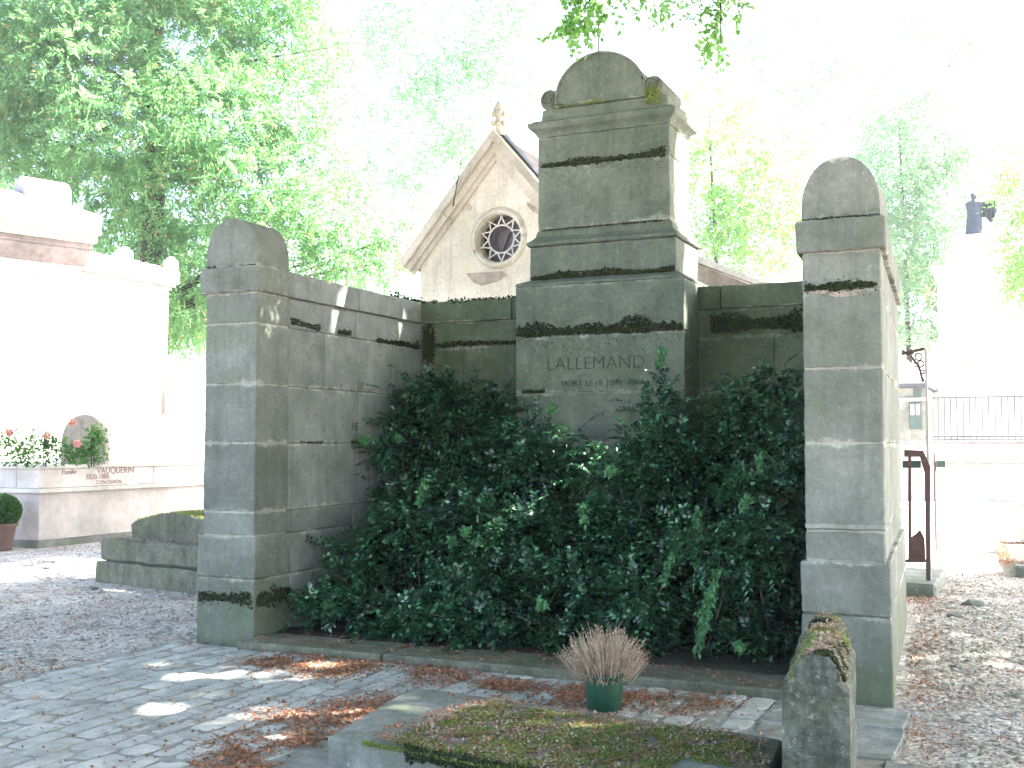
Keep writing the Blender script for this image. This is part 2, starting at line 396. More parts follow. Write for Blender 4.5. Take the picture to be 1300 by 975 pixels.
# ------------------------------------------------------------------ paving of setts
bed = box('paving', None, -6.25, -.62, 1.5, 7.13, -.06, .011, M['joint'], cell=.12, bev=0, wob=.003, big=.004)
bed['kind'] = 'structure'
bedm = bed.data
pav = bed
SLAB = [(-3.17, 4.80), (-3.34, 5.95), (-1.12, 5.66), (-1.0, 4.46)]
setts = []
x = -6.16
while x < -1.0:
    w = random.uniform(.13, .21)
    y = 3.2 + random.uniform(0, .3)
    while y < 7.12:
        l = random.uniform(.20, .40)
        y1 = min(y + l, 7.13)
        cx, cyy = x + w / 2, (y + y1) / 2
        lim = 5.95 - .13 * (cx + 3.34) + .05
        inside = cx > -3.42 + 0 and cyy < lim
        if not inside and y1 - y > .08: setts.append((x, x + w, y, y1))
        y = y1
    x += w
def cam_d(s): return (s[0] ** 2 + s[2] ** 2)
def visible(s):
    p = Vector(((s[0] + s[1]) / 2, (s[2] + s[3]) / 2, 0)) - CAMP; d = p.dot(FW)
    return -690 < FPX * p.dot(RT) / d < 420 and -FPX * p.dot(UP) / d < 520
setts = [s for s in setts if visible(s)]
print('setts', len(setts))
rest = bmesh.new()
for i, (a, b_, c, d) in enumerate(setts):
    gp = random.uniform(.001, .008); tx = random.uniform(-.035, .035); ty = random.uniform(-.02, .02)
    sh = random.uniform(-.02, .02)
    cx, cyy = (a + b_) / 2, (c + d) / 2; rot = random.uniform(-.05, .05); top = .017 + random.uniform(-.006, .005)
    sx, sy = (b_ - a) / 2 - gp, (d - c) / 2 - gp
    m = bmesh.new(); k = 12; ring0 = []; ring1 = []; ring2 = []
    for j in range(k):
        t = 2 * math.pi * (j + .5) / k
        ex = 4.5
        ux = math.copysign(abs(math.cos(t)) ** (2 / ex), math.cos(t)); uy = math.copysign(abs(math.sin(t)) ** (2 / ex), math.sin(t))
        q = 1 + random.uniform(-.07, .04)
        X, Y = ux * sx * q, uy * sy * q
        X, Y = cx + X * math.cos(rot) - Y * math.sin(rot), cyy + X * math.sin(rot) + Y * math.cos(rot)
        ring0.append(m.verts.new((X, Y, -.05))); ring1.append(m.verts.new((X, Y, top - .008)))
        ring2.append(m.verts.new((cx + (X - cx) * .84, cyy + (Y - cyy) * .88, top + (X - cx) * tx + (Y - cyy) * ty + random.uniform(-.003, .003))))
    ct = m.verts.new((cx, cyy, top + random.uniform(.0, .004)))
    for j in range(k):
        j2 = (j + 1) % k
        m.faces.new((ring0[j], ring0[j2], ring1[j2], ring1[j])); m.faces.new((ring1[j], ring1[j2], ring2[j2], ring2[j])); m.faces.new((ring2[j], ring2[j2], ct))
    if i < 300: bmo('sett', m, M['sett'], pav)
    else:
        me = bpy.data.meshes.new('t'); m.to_mesh(me); m.free(); rest.from_mesh(me); bpy.data.meshes.remove(me)
if len(rest.verts): bmo('sett', rest, M['sett'], pav)['kind'] = 'stuff'
# larger flagstones beside the right pier
for (a, b_, c, d) in ((-1.02, -.62, 5.98, 6.62), (-1.02, -.64, 6.65, 7.1), (-.66, -.36, 5.2, 5.95), (-1.4, -1.05, 6.0, 6.5), (-1.42, -1.06, 6.53, 7.12)):
    box('flagstone', pav, a, b_, c, d, -.05, .022, M['flag'], cell=.09, bev=.012, wob=.012, big=.01)

# ------------------------------------------------------------------ the tomb enclosure
PX0, PX1 = -6.155, -5.64             # left pier shaft
RX0, RX1 = -1.29, -.80               # right pier shaft
YF, YB = 7.42, 10.17
COURSE = [0, .515, .85, 1.04, 1.60, 2.08, 2.575, 2.83, 3.045]
def shear(x, y, z): return (x - .0612 * (y - YF), y, z)
def pier(x0, x1, label, rzs, side):
    t = thing('stone_pier', ((x0 + x1) / 2, YF + .25, 0), label, 'pier', 'round topped piers at the tomb front')
    y1 = YF + .46
    for i in range(8):
        z0, z1 = COURSE[i], COURSE[i + 1]; o = .0
        wr = shear if side > 0 else None
        if i < 2: o = .03
        if i == 7: o = .035
        g = .0035
        nm = 'coping_stone' if i == 7 else ('base_stone' if i < 2 else 'stone_block')
        if side > 0 and i == 5: pass
        bx = box(nm, t, x0 - o, x1 + o, YF - o, y1, z0 + (g if i else -.05), z1 - g, M['pierstone'], cell=.05, bev=.009, wob=.0065, warp=wr)
    box('mortar', t, x0 + .006, x1 - .006, YF + .006, y1 - .02, 0, 3.0, M['mortar'], bev=0, wob=0, warp=shear if side > 0 else None)
    # sloping weathering above the base
    # half round / pointed cap
    xm = (x0 + x1) / 2; hw = (x1 - x0) / 2 + (.0 if side < 0 else .0); pts = [(xm - hw, 3.046)]
    H = .40; n = 22
    pts.append((xm - hw, 3.12))
    for k in range(n + 1):
        a = math.pi * (1 - k / n); s = math.sin(a)
        pts.append((xm + hw * math.cos(a) * (1 + .0 * s), 3.12 + (H - .07) * (s ** .92)))
    pts += [(xm + hw, 3.12), (xm + hw, 3.046)]
    pts2 = []
    for q in pts:
        if not pts2 or (abs(q[0] - pts2[-1][0]) + abs(q[1] - pts2[-1][1])) > 1e-4: pts2.append(q)
    c = prism('rounded_cap', t, pts2, 1, YF + .003, YF + .44, M['pierstone'], cell=.11, warp=(lambda x, y, z: (x + noise.noise(Vector((x, y, z)) * 9) * .004, y + noise.noise(Vector((z, x, y)) * 12) * .004, z)))
    moss_band(t, (x0, YF - .01, 3.048), (x1, YF - .01, 3.048), (0, -1, 0), .014, 160, patchy=.8, seed=side, r=(.004, .008))
    return t
lp = pier(PX0, PX1, 'round topped stone pier at the left end of the tomb enclosure', 0, -1)
rp = pier(RX0, RX1, 'nearer round topped stone pier at the right end of the tomb enclosure', 0, 1)
moss_band(lp, (PX0, YF - .035, .36), (PX1 + .02, YF - .035, .36), (0, -1, 0), .07, 420, seed=3, hang=.9, patchy=.4)
moss_band(lp, (PX1 + .032, YF, .34), (PX1 + .032, YF + .46, .36), (1, 0, 0), .09, 520, seed=4, hang=.9)
# broken patch on the right pier
n_ = 600; t_ = rng.uniform(0, 1, n_)
moss_band(rp, (RX0 + .02, YF - .004, 2.60), (RX1 - .03, YF - .004, 2.60), (0, -1, 0), .05, 520, seed=11, hang=.6, patchy=.45)
def chip(par, cx, z, w, h, seed, y=YF - .008, mat='bare'):
    pts = []
    for k in range(16):
        a = 2 * math.pi * k / 16; q = 1 + .5 * noise.noise(Vector((math.cos(a) * 1.5, math.sin(a) * 1.5, seed)))
        pts.append((cx + w * q * math.cos(a), z + h * q * math.sin(a)))
    prism('spalled_patch', par, pts, 1, y, y + .02, M[mat])
chip(rp, -1.18, 2.585, .06, .022, 1); chip(rp, -1.02, 2.555, .10, .018, 2)
box('repair_band', rp, RX0 - .004, RX1 + .004, YF - .010, YF + .1, 1.055, 1.085, M['mortar'], cell=.05, bev=.004, wob=.006, warp=shear)

def side_wall(xin, th, label, joints, side):
    """wall running back from a pier; xin = inner face"""
    t = thing('side_wall', (xin, 9, 0), label, 'wall', 'side walls of the tomb enclosure')
    x0, x1 = (xin - th, xin) if side < 0 else (xin, xin + th)
    ys0, ys1 = YF + .465, YB + (.46 if side < 0 else .44)
    wr = shear if side > 0 else None
    mt = M['stone'] if side < 0 else M['pierstone']
    for i in range(8):
        z0, z1 = COURSE[i], COURSE[i + 1]
        cuts = [ys0] + joints[i] + [ys1]; o = .035 if i == 7 else (.03 if i < 2 else 0)
        if side < 0: oi, oo = o, 0
        for a, b_ in zip(cuts, cuts[1:]):
            box('coping_stone' if i == 7 else 'stone_block', t, x0 - o, x1 + o, a + .005, b_ - .005, z0 + (.003 if i else -.05), z1 - .003, mt, cell=.11, bev=.006, wob=.004, warp=wr)
    box('mortar', t, x0 + .010, x1 - .010, ys0, ys1 - .02, 0, 3.0, M['oldmortar'], bev=0, wob=0, warp=wr)
    return t
JL = [[8.7], [8.3, 9.3], [8.9], [8.25, 9.2], [9.0], [8.43, 9.6], [8.93], [8.93]]
lw = side_wall(PX1 - .012, .45, 'left side wall of the tomb enclosure running back with stone coping', JL, -1)
JR = [[8.9], [8.5, 9.5], [9.1], [8.6, 9.6], [8.9], [8.4, 9.4], [9.0], [8.8, 9.9]]
rw = side_wall(RX0 + .06, .42, 'right side wall of the tomb enclosure, seen edge on beside the path', JR, 1)
moss_band(lw, (PX1 - .01, 7.9, 2.625), (PX1 - .01, 8.35, 2.60), (1, 0, 0), .075, 420, seed=21, patchy=.1, r=(.005, .011))
moss_band(lw, (PX1 - .01, 8.62, 2.60), (PX1 - .01, 8.85, 2.60), (1, 0, 0), .08, 200, seed=22, r=(.005, .010))
moss_band(lw, (PX1 - .01, 9.3, 2.58), (PX1 - .01, 10.15, 2.58), (1, 0, 0), .06, 500, seed=23, patchy=.3)
moss_band(lw, (PX1 - .01, 7.95, 1.60), (PX1 - .01, 9.2, 1.60), (1, 0, 0), .03, 300, seed=24, patchy=.9, r=(.004, .009))
moss_band(lw, (PX1 - .01, 9.55, 3.06), (PX1 - .01, 10.2, 3.06), (1, 0, 0), .05, 400, seed=25, hang=1.5)

# back wall
bw = thing('back_wall', (-3.5, YB + .2, 0), 'dark green back wall of the tomb enclosure behind the shrubs', 'wall')
XL, XR = PX1 - .005, RX0 - .12
JB = [[-4.6, -2.2], [-4.2], [-4.9, -3, -2], [-4.4, -2.4], [-4.8, -3.3, -1.9], [-5.15, -2.02], [-4.4, -2.35], [-4.6, -2.5]]
for i in range(8):
    cuts = [XL] + JB[i] + [XR]; o = .035 if i == 7 else 0
    for a, b_ in zip(cuts, cuts[1:]):
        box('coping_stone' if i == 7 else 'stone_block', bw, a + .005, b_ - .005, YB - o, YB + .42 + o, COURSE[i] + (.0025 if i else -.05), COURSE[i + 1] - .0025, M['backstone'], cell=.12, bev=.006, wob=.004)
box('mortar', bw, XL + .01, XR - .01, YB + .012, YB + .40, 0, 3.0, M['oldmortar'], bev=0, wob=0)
moss_band(bw, (XL + .02, YB - .004, 2.60), (-4.36, YB - .004, 2.60), (0, -1, 0), .05, 700, seed=31, hang=.6, patchy=.2)
moss_band(bw, (XL + .02, YB - .03, 3.05), (-4.36, YB - .03, 3.05), (0, -1, 0), .03, 400, seed=32, hang=1.2, patchy=.5)
moss_band(bw, (-2.6, YB - .004, 2.66), (-1.5, YB - .004, 2.66), (0, -1, 0), .16, 2600, seed=33, hang=.45)
moss_band(bw, (XL + .03, YB - .004, 2.62), (XL + .16, YB - .004, 2.62), (0, -1, 0), .42, 900, seed=34, hang=.8)

# kerb across the front
kb = thing('kerb', (-3.4, 7.35, 0), 'low mossy stone kerb across the front of the shrub bed', 'kerb')
for a, b_ in ((-5.60, -4.3), (-4.29, -2.62), (-2.61, -1.32)):
    box('kerb_stone', kb, a, b_ - .006, 7.16, 7.62, -.04, .065, M['mosstone'], cell=.08, bev=.012, wob=.008, big=.006)

bedsoil = box('planting_bed', None, -5.60, -1.35, 7.63, YB - .01, -.04, .06, M['soil'], cell=.2, bev=0, wob=.02, big=.02)
bedsoil['kind'] = 'structure'

# ------------------------------------------------------------------ stele
YS = 9.68
st = thing('tomb_stele', (-3.53, YS, 0), 'tall stepped grey green stone stele with arched top, inscribed LALLEMAND', 'tomb')
YK = 10.62
def tier(nm, x0, x1, y0, z0, z1, y1=None, cuts=()):
    for a, b_ in zip([x0, *cuts], [*cuts, x1]):
        box(nm, st, a + .002, b_ - .002, y0, y1 or YK, z0 + .002, z1 - .002, M['stele'], cell=.09, bev=.007, wob=.005)
for z0, z1 in ((0, .6), (.6, 1.1), (1.1, 1.615), (1.615, 2.065), (2.065, 2.60), (2.60, 3.075)):
    tier('stone_block', -4.355, -2.712, YS, z0, z1, YK + .02)
box('mortar', st, -4.34, -2.73, YS + .012, YK, .05, 3.07, M['mortar'], bev=0, wob=0)
def molding(nm, prof, x0, x1, y0, y1):
    """profile (out, z) swept round the four sides"""
    b = bmesh.new(); rings = []
    for o, z in prof: rings.append([b.verts.new(v) for v in ((x0 - o, y0 - o, z), (x1 + o, y0 - o, z), (x1 + o, y1 + o, z), (x0 - o, y1 + o, z))])
    for r0, r1 in zip(rings, rings[1:]):
        for i in range(4): b.faces.new((r0[i], r0[(i + 1) % 4], r1[(i + 1) % 4], r1[i]))
    b.faces.new(rings[0]); b.faces.new(rings[-1])
    for ax, a, c in ((0, x0, x1), (1, y0, y1)):
        for i in range(1, 12):
            p = [0, 0, 0]; p[ax] = a + (c - a) * i / 12; nn = [0, 0, 0]; nn[ax] = 1
            bmesh.ops.bisect_plane(b, geom=b.verts[:] + b.edges[:] + b.faces[:], plane_co=p, plane_no=nn, dist=1e-5)
    for v in b.verts: v.co += noise.noise_vector(v.co * 13) * .005
    return bmo(nm, b, M['stele'], st)
molding('weathered_ledge', [(0, 3.077), (-.005, 3.10), (-.09, 3.14), (-.10, 3.145)], -4.355, -2.712, YS, YK + .02)
tier('stone_block', -4.25, -2.815, YS + .10, 3.148, 3.462, YK - .05)
molding('base_molding', [(.012, 3.464), (.022, 3.475), (.022, 3.50), (.0, 3.515), (-.02, 3.53), (-.045, 3.56), (-.05, 3.60), (-.062, 3.625)], -4.25, -2.815, YS + .10, YK - .05)
tier('stone_block', -4.19, -2.885, YS + .16, 3.63, 4.235, YK - .12)
tier('stone_block', -4.19, -2.885, YS + .16, 4.235, 4.525, YK - .12)
molding('cornice', [(0, 4.527), (.008, 4.54), (.012, 4.555), (.03, 4.575), (.065, 4.60), (.075, 4.62), (.075, 4.655), (.05, 4.665), (.03, 4.68)], -4.19, -2.885, YS + .16, YK - .12)
box('stone_block', st, -4.16, -2.905, YS + .18, YK - .14, 4.682, 4.80, M['stele'], cell=.09, bev=.012, wob=.008)
# lunette
pts = [(-4.02, 4.803), (-4.02, 4.84)]; 
for k in range(27):
    a = math.pi * (1 - k / 26); pts.append((-3.565 + .445 * math.cos(a), 4.84 + .435 * math.sin(a) ** .95 if math.sin(a) > 1e-6 else 4.84))
pts += [(-3.11, 4.84), (-3.11, 4.803)]
q2 = []
for q in pts:
    if not q2 or abs(q[0] - q2[-1][0]) + abs(q[1] - q2[-1][1]) > 2e-3: q2.append(q)
prism('lunette', st, q2, 1, YS + .17, YK - .16, M['stele'], cell=.12, warp=(lambda x, y, z: (x + noise.noise(Vector((x, y, z)) * 8) * .006, y + noise.noise(Vector((z, x, y)) * 9) * .006, z)))
rim = [(x, z) for x, z in q2[2:-2]]
arcl = [(Vector((x * 1, YS + .165, z))) for x, z in rim]
tube('arch_rim', st, [(arcl, [.014] * len(arcl))], M['stele'], 6)
for sx in (-1, 1):
    cx = -3.565 + sx * .515
    rot = Matrix.Rotation(math.pi / 2, 4, 'X')
    b = lathe_bm([(.085, .0), (.10, .02), (.10, .62), (.085, .64)], 22, (cx, YK - .12, 4.895), rot)
    v = bmo('scroll', b, M['stele'], st)
    for f in v.data.polygons: f.use_smooth = len(f.vertices) == 4
    # spiral on the front end
    sp = []
    for k in range(34):
        a = k / 33 * 4.2 * math.pi; r = .088 * (1 - k / 38); sp.append(Vector((cx + sx * -r * math.cos(a), YK - .775, 4.895 + r * math.sin(a))))
    tube('spiral', v, [(sp, [.010] * len(sp))], M['stele'], 5)
moss_band(st, (-4.15, YS + .16, 4.245), (-2.92, YS + .16, 4.245), (0, -1, 0), .065, 1500, seed=41, hang=.55)
moss_band(st, (-4.24, YS + .10, 3.152), (-2.83, YS + .10, 3.152), (0, -1, 0), .055, 1400, seed=42, hang=.0)
moss_band(st, (-4.34, YS - .003, 2.615), (-2.72, YS - .003, 2.615), (0, -1, 0), .13, 3000, seed=43, hang=.2)
moss_band(st, (-4.28, YS - .002, 2.075), (-4.05, YS - .002, 2.075), (0, -1, 0), .04, 220, seed=44, hang=.2)
moss_band(st, (-4.13, YS + .15, 3.625), (-2.95, YS + .15, 3.625), (0, -1, 0), .02, 500, seed=45, patchy=.6, r=(.004, .008))
moss_band(st, (-4.05, YS + .16, 4.80), (-3.5, YS + .16, 4.80), (0, -1, 0), .05, 260, M['greenmoss'], seed=46, patchy=.5, r=(.004, .009))
moss_band(st, (-3.12, YS + .16, 4.80), (-2.98, YS + .16, 4.80), (0, -1, 0), .10, 260, M['greenmoss'], seed=47, hang=1)
chip(st, -3.66, 2.585, .055, .025, 5, YS - .008, 'mortar'); chip(st, -4.12, 2.575, .05, .010, 6, YS - .007, 'mortar')

def text(body, size, loc, rot, mat, par, name='inscription', depth=.0015, thin=0, space=1.0):
    cu = bpy.data.curves.new('t', 'FONT'); cu.body = body; cu.size = size; cu.extrude = depth; cu.align_x = 'CENTER'; cu.offset = thin; cu.space_character = space; cu.resolution_u = 3
    o = bpy.data.objects.new('t', cu); COL.objects.link(o); bpy.context.view_layer.update()
    me = bpy.data.meshes.new_from_object(o.evaluated_get(bpy.context.evaluated_depsgraph_get()))
    bpy.data.objects.remove(o); bpy.data.curves.remove(cu); me.name = name
    me.transform(Matrix.Translation(loc) @ rot)
    me.materials.clear()
    return link(name, me, mat, par)
FRONT = Matrix.Rotation(math.pi / 2, 4, 'X')
SIDE = Matrix.Rotation(math.pi / 2, 4, 'Z') @ FRONT
def wtext(body, px0, px1, py, Y, hpx, **k):
    a = at(px0, py, Y); b_ = at(px1, py, Y); return a, b_
text('LALLEMAND', .172, ((-3.995 - 3.12) / 2, YS - .004, 2.275), FRONT, M['letter'], st, thin=-.0035, space=1.0)
xw = -3.885
for w_ in 'MORT LE 18 JUIN 1820.'.split():
    o = text(w_, .076, (0, YS - .004, 2.125), FRONT, M['letter'], st, thin=-.001); xs_ = [v.co.x for v in o.data.vertices]
    o.data.transform(Matrix.Translation((xw - min(xs_), 0, 0))); xw += max(xs_) - min(xs_) + .036
text('LE', .10, (PX1 - .010, 9.02, 2.105), SIDE, M['letter'], lw, thin=-.001)
text('HE', .10, (PX1 - .010, 8.93, 1.72), SIDE, M['letter'], lw, thin=-.001)

# ------------------------------------------------------------------ shrubs in the bed
def spray_leaves(O, D, Ln, k, L, Wd, up=.35, droop=.1, spread=1.0, rnd=1.0):
    """O origins, D directions of twigs, Ln lengths; k leaves per twig -> leaf vertex array"""
    N = len(O); D = nrm(D); t = (np.arange(k) + .5) / k
    side = nrm(np.cross(D, rv(N) * (1 if rnd == 1 else .35) + (0 if rnd == 1 else 1) * np.array([0, -.35, .9])))
    t_ = t[None, :, None]
    P = O[:, None] + D[:, None] * (Ln[:, None, None] * t_); P[..., 2] -= droop * Ln[:, None] * t[None] ** 2
    sgn = np.where(np.arange(k) % 2, 1., -1.)[None, :, None]
    LD = D[:, None] * .7 + side[:, None] * sgn * spread + rng.normal(size=(N, k, 3)) * .35 * rnd
    LD[..., 2] -= droop
    NN = rng.normal(size=(N, k, 3)) * .55 * rnd + np.array([0, 0, up]) + np.cross(side, D)[:, None] * .5 * (-1 if rnd == 1 else 1)
    n = N * k
    return leaves(P.reshape(n, 3), LD.reshape(n, 3), nrm(NN.reshape(n, 3)), L * rng.uniform(.65, 1.25, n), Wd * rng.uniform(.7, 1.2, n))
def lump_twigs(lumps, per_m2, inner=.35, up=.35):
    Os = []; Ds = []
    for x, y, z, r in lumps:
        r = np.array(r if hasattr(r, '__len__') else (r, r, r)); n = int(per_m2 * 12.6 * (r.prod()) ** (2 / 3))
        d = rv(n); q = rng.uniform(1 - inner, 1.0, n) ** .7
        nz = np.array([1 + .28 * noise.noise(Vector(v * 2.3) + Vector((x * 3, y, z))) for v in d])
        Os.append(np.array([x, y, z]) + d * r * (q * nz)[:, None]); Ds.append(nrm(d * .9 + np.array([0, 0, up]) + rng.normal(size=(n, 3)) * .4))
    return np.concatenate(Os), np.concatenate(Ds)
def break_up(lumps, seed):
    rs = random.Random(seed); out = []
    for x, y, z, r in lumps:
        out.append((x, y, z, tuple(q * .62 for q in r)))
        for k in range(9):
            d = Vector((rs.gauss(0, 1), rs.gauss(0, 1) - .5, rs.gauss(0, 1))).normalized(); s = rs.uniform(.18, .40)
            out.append((x + d.x * r[0] * .92, y + d.y * r[1] * .92, z + d.z * r[2] * .92, (r[0] * s * 1.2, r[1] * s, r[2] * s * .75)))
    return out
def shrub(label, lumps, stems, shoots, seed):
    t = thing('shrub', (lumps[0][0], lumps[0][1], .06), label, 'shrub', 'evergreen shrubs filling the tomb enclosure')
    lumps = break_up(lumps, seed); O1, D1 = lump_twigs(lumps[::10], 65, .3, .2); O, D = lump_twigs([l for i, l in enumerate(lumps) if i % 10], 128, .6, .25)
    nm_ = len(O1); O = np.concatenate([O1, O]); D = np.concatenate([D1, D])
    ok = (O[:, 1] < YB - .06) & (O[:, 2] > .04) & (O[:, 0] > PX1 + .02) & (O[:, 0] < RX0 - .05 - .0612 * (O[:, 1] - YF))
    ok &= ~((O[:, 0] > -4.42) & (O[:, 0] < -2.65) & (O[:, 1] > YS - .06))
    O, D = O[ok], D[ok]
    V = spray_leaves(O, D, rng.gamma(3.2, .055, len(O)).clip(.07, .42), 17, .047, .026, droop=.30, spread=.85, rnd=.42)
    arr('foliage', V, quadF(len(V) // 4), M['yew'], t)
    lines = []
    for (x, y, z, r) in lumps[::10]:
        b0 = Vector((x + random.uniform(-.15, .15), y + .25, .03)); e = Vector((x, y + .12, z + .1))
        mid = (b0 + e) / 2 + Vector((random.uniform(-.12, .12), random.uniform(-.1, .1), 0))
        lines.append(([b0, mid, e], [.011, .008, .004]))
        for _ in range(6):
            s = mid.lerp(e, random.random()); d = Vector(rv(1)[0]); d.z = abs(d.z) * .4
            lines.append(([s, s + d * .22, s + d * .42 + Vector((0, 0, .05))], [.008, .005, .002]))
    for a, b_ in stems: lines.append(([Vector(a), Vector(a).lerp(Vector(b_), .5) + Vector((.04, 0, .03)), Vector(b_)], [.008, .006, .003]))
    tube('branches', t, lines, M['twig'], 5)
    for s in shoots:
        (x, y, z), d, ln = s[:3]; ln = ln * 1.55
        k = int(ln * 100); tt = np.linspace(0, 1, k)
        P = np.array([x, y, z]) + np.array(d)[None] * (tt * ln)[:, None]; P[:, 2] -= .25 * ln * tt ** 2
        P = np.repeat(P, 4, 0); n = len(P); LD = rv(n) * .9 + np.array([0, -.1, -.9]) if d[2] < 0 else rv(n) + np.array([0, 0, .4])
        V = leaves(P + rng.normal(size=(n, 3)) * .014, LD, nrm(rv(n) + np.array([.2, -1, .4])), .046 * rng.uniform(.7, 1.2, n), np.full(n, .024))
        arr('shoot', V, quadF(n), M['yewpale'], t)
    return t
def sh(px, py, Y, d, ln): return (tuple(at(px, py, Y)), d, ln)
shrub('broad dark evergreen shrub against the left side wall', [
    (-5.05, 8.6, .55, (.48, .45, .50)), (-4.8, 9.3, 1.15, (.55, .5, .62)), (-5.1, 9.55, 1.62, (.42, .35, .45)), (-5.22, 9.5, 1.95, (.22, .22, .30)), (-5.36, 9.32, 1.85, (.20, .22, .34)), (-5.34, 9.15, 1.30, (.24, .28, .32)), (-5.0, 9.3, 2.0, (.22, .22, .24)), (-4.7, 9.6, 2.0, (.3, .2, .2)),
    (-4.72, 9.75, 1.75, (.42, .28, .42)), (-4.45, 8.75, .72, (.55, .55, .58)), (-5.15, 8.15, .30, (.40, .40, .32)), (-4.7, 7.95, .2, (.3, .26, .2)), (-4.5, 9.4, 1.45, (.4, .35, .5))],
    [((-4.9, 8.5, .5), (-5.15, 8.7, 1.2)), ((-4.6, 8.3, .3), (-4.8, 8.4, 1.1))],
    [sh(575, 690, 8.1, (.1, -.2, .3), .12), sh(590, 675, 8.1, (.2, -.2, .1), .10), sh(620, 640, 8.4, (.2, -.1, .2), .12), sh(540, 610, 8.5, (-.1, -.3, -.6), .14), sh(470, 560, 8.9, (-.3, -.3, .1), .14), sh(420, 770, 7.8, (.0, -.3, .3), .12), sh(500, 560, 9, (.3, 0, .3), .12)], 1)
shrub('lower spreading evergreen shrub at the centre, in front of the inscribed stele', [
    (-3.55, 8.75, .62, (.62, .55, .60)), (-3.75, 9.05, 1.15, (.42, .35, .52)), (-3.72, 9.15, 1.45, (.22, .2, .38)), (-4.1, 8.35, .42, (.52, .48, .42)), (-3.35, 8.15, .36, (.55, .5, .36)), (-3.0, 8.7, .75, (.4, .4, .5)), (-3.95, 7.98, .22, (.42, .34, .24)), (-3.85, 7.78, .16, (.26, .24, .16)), (-3.3, 7.85, .18, (.34, .24, .16)), (-4.4, 7.9, .2, (.34, .26, .2)), (-2.85, 7.9, .16, (.3, .22, .15)), (-3.7, 9.1, 1.0, (.5, .4, .5))],
    [], [sh(640, 800, 7.7, (.1, -.2, .3), .12), sh(690, 770, 7.8, (.0, -.3, .3), .14), sh(740, 640, 8.3, (.2, -.2, -.5), .12), sh(612, 690, 8.1, (-.2, -.2, .3), .12), sh(700, 525, 8.9, (.1, 0, .5), .12)], 2)
shrub('tallest evergreen shrub beside the right pier, with drooping pale shoots', [
    (-2.45, 9.1, .85, (.62, .55, .65)), (-2.75, 9.2, 1.45, (.38, .36, .50)), (-2.82, 9.32, 1.85, (.24, .2, .45)), (-2.2, 9.4, 1.45, (.42, .4, .52)), (-1.95, 9.3, 1.72, (.34, .33, .45)), (-1.75, 8.9, 1.1, (.36, .5, .55)),
    (-1.75, 9.0, .45, (.35, .4, .42)), (-2.75, 8.15, .38, (.40, .42, .32)), (-2.1, 8.1, .85, (.42, .32, .20)), (-1.7, 8.1, .92, (.28, .35, .22)), (-2.3, 8.9, .4, (.5, .35, .4)), (-2.2, 8.3, .20, (.60, .34, .2)), (-1.7, 8.4, .2, (.3, .4, .2)), (-1.7, 8.6, .4, (.3, .3, .35)), (-2.9, 8.7, 1.0, (.35, .35, .5))],
    [((-2.6, 7.9, .3), (-2.35, 7.85, .62))],
    [sh(885, 645, 8.1, (.05, -.2, -.9), .26), sh(965, 570, 8.6, (.1, -.2, -.9), .24), sh(912, 720, 7.8, (-.25, -.2, -.9), .24), sh(895, 760, 7.8, (-.15, -.1, -.9), .2), sh(860, 690, 7.9, (-.3, -.2, -.7), .18), sh(838, 465, 9.1, (.1, 0, .8), .14), sh(945, 650, 8.0, (.1, -.2, .6), .16), sh(935, 820, 7.66, (.3, -.3, .1), .10), sh(780, 600, 8.4, (-.2, -.2, .2), .14)], 3)

# ------------------------------------------------------------------ pot of dried heather
pp = Vector((-2.31, 6.42, .018)); pt = thing('potted_plant', pp, 'dried brown heather bush in a green plastic pot', 'potted plant')
bmo('pot', lathe_bm([(.094, 0), (.100, .006), (.112, .12), (.119, .19), (.119, .195), (.110, .195), (.104, .14)], 28, pp), M['pot'], pt, smooth=True)
bmo('pot_rim', lathe_bm([(.120, .182), (.127, .186), (.129, .214), (.125, .224), (.117, .224), (.115, .182)], 28, pp), M['pot'], pt, smooth=True)
bmo('soil', lathe_bm([(.02, .17), (.112, .200), (.02, .21)], 16, pp), M['soil'], pt)
lines = []
for i in range(480):
    a = random.uniform(0, 2 * math.pi); e = random.random() ** .6; th = e * 1.38
    d = Vector((math.cos(a) * math.sin(th), math.sin(a) * math.sin(th), math.cos(th)))
    L = random.uniform(.17, .285) * (1 - .36 * e ** 2)
    b0 = pp + Vector((math.cos(a) * .085 * e, math.sin(a) * .085 * e, .205)); m = b0 + d * L * .5 + Vector((random.uniform(-.028, .028), random.uniform(-.028, .028), -.05 * e)); e2 = b0 + d * L + Vector((random.gauss(0, .022), random.gauss(0, .022), .05 * e + random.gauss(.01, .015)))
    lines.append(([b0, m, e2], [.0013, .0017, .001]))
tube('dried_stems', pt, lines, M['heather'], 4)
Pl = []; Dl = []
for (l, r) in lines:
    for k in range(16):
        t = random.uniform(.25, 1.03); p = l[0].lerp(l[2], t); Pl.append(p); Dl.append((l[2] - l[0]).normalized() + Vector(rv(1)[0]) * .9)
Pl = np.array([tuple(p) for p in Pl]); Dl = np.array([tuple(p) for p in Dl]); n = len(Pl)
arr('dried_florets', leaves(Pl, Dl, rv(n), rng.uniform(.007, .017, n), np.full(n, .0045)), quadF(n), M['heather'], pt)

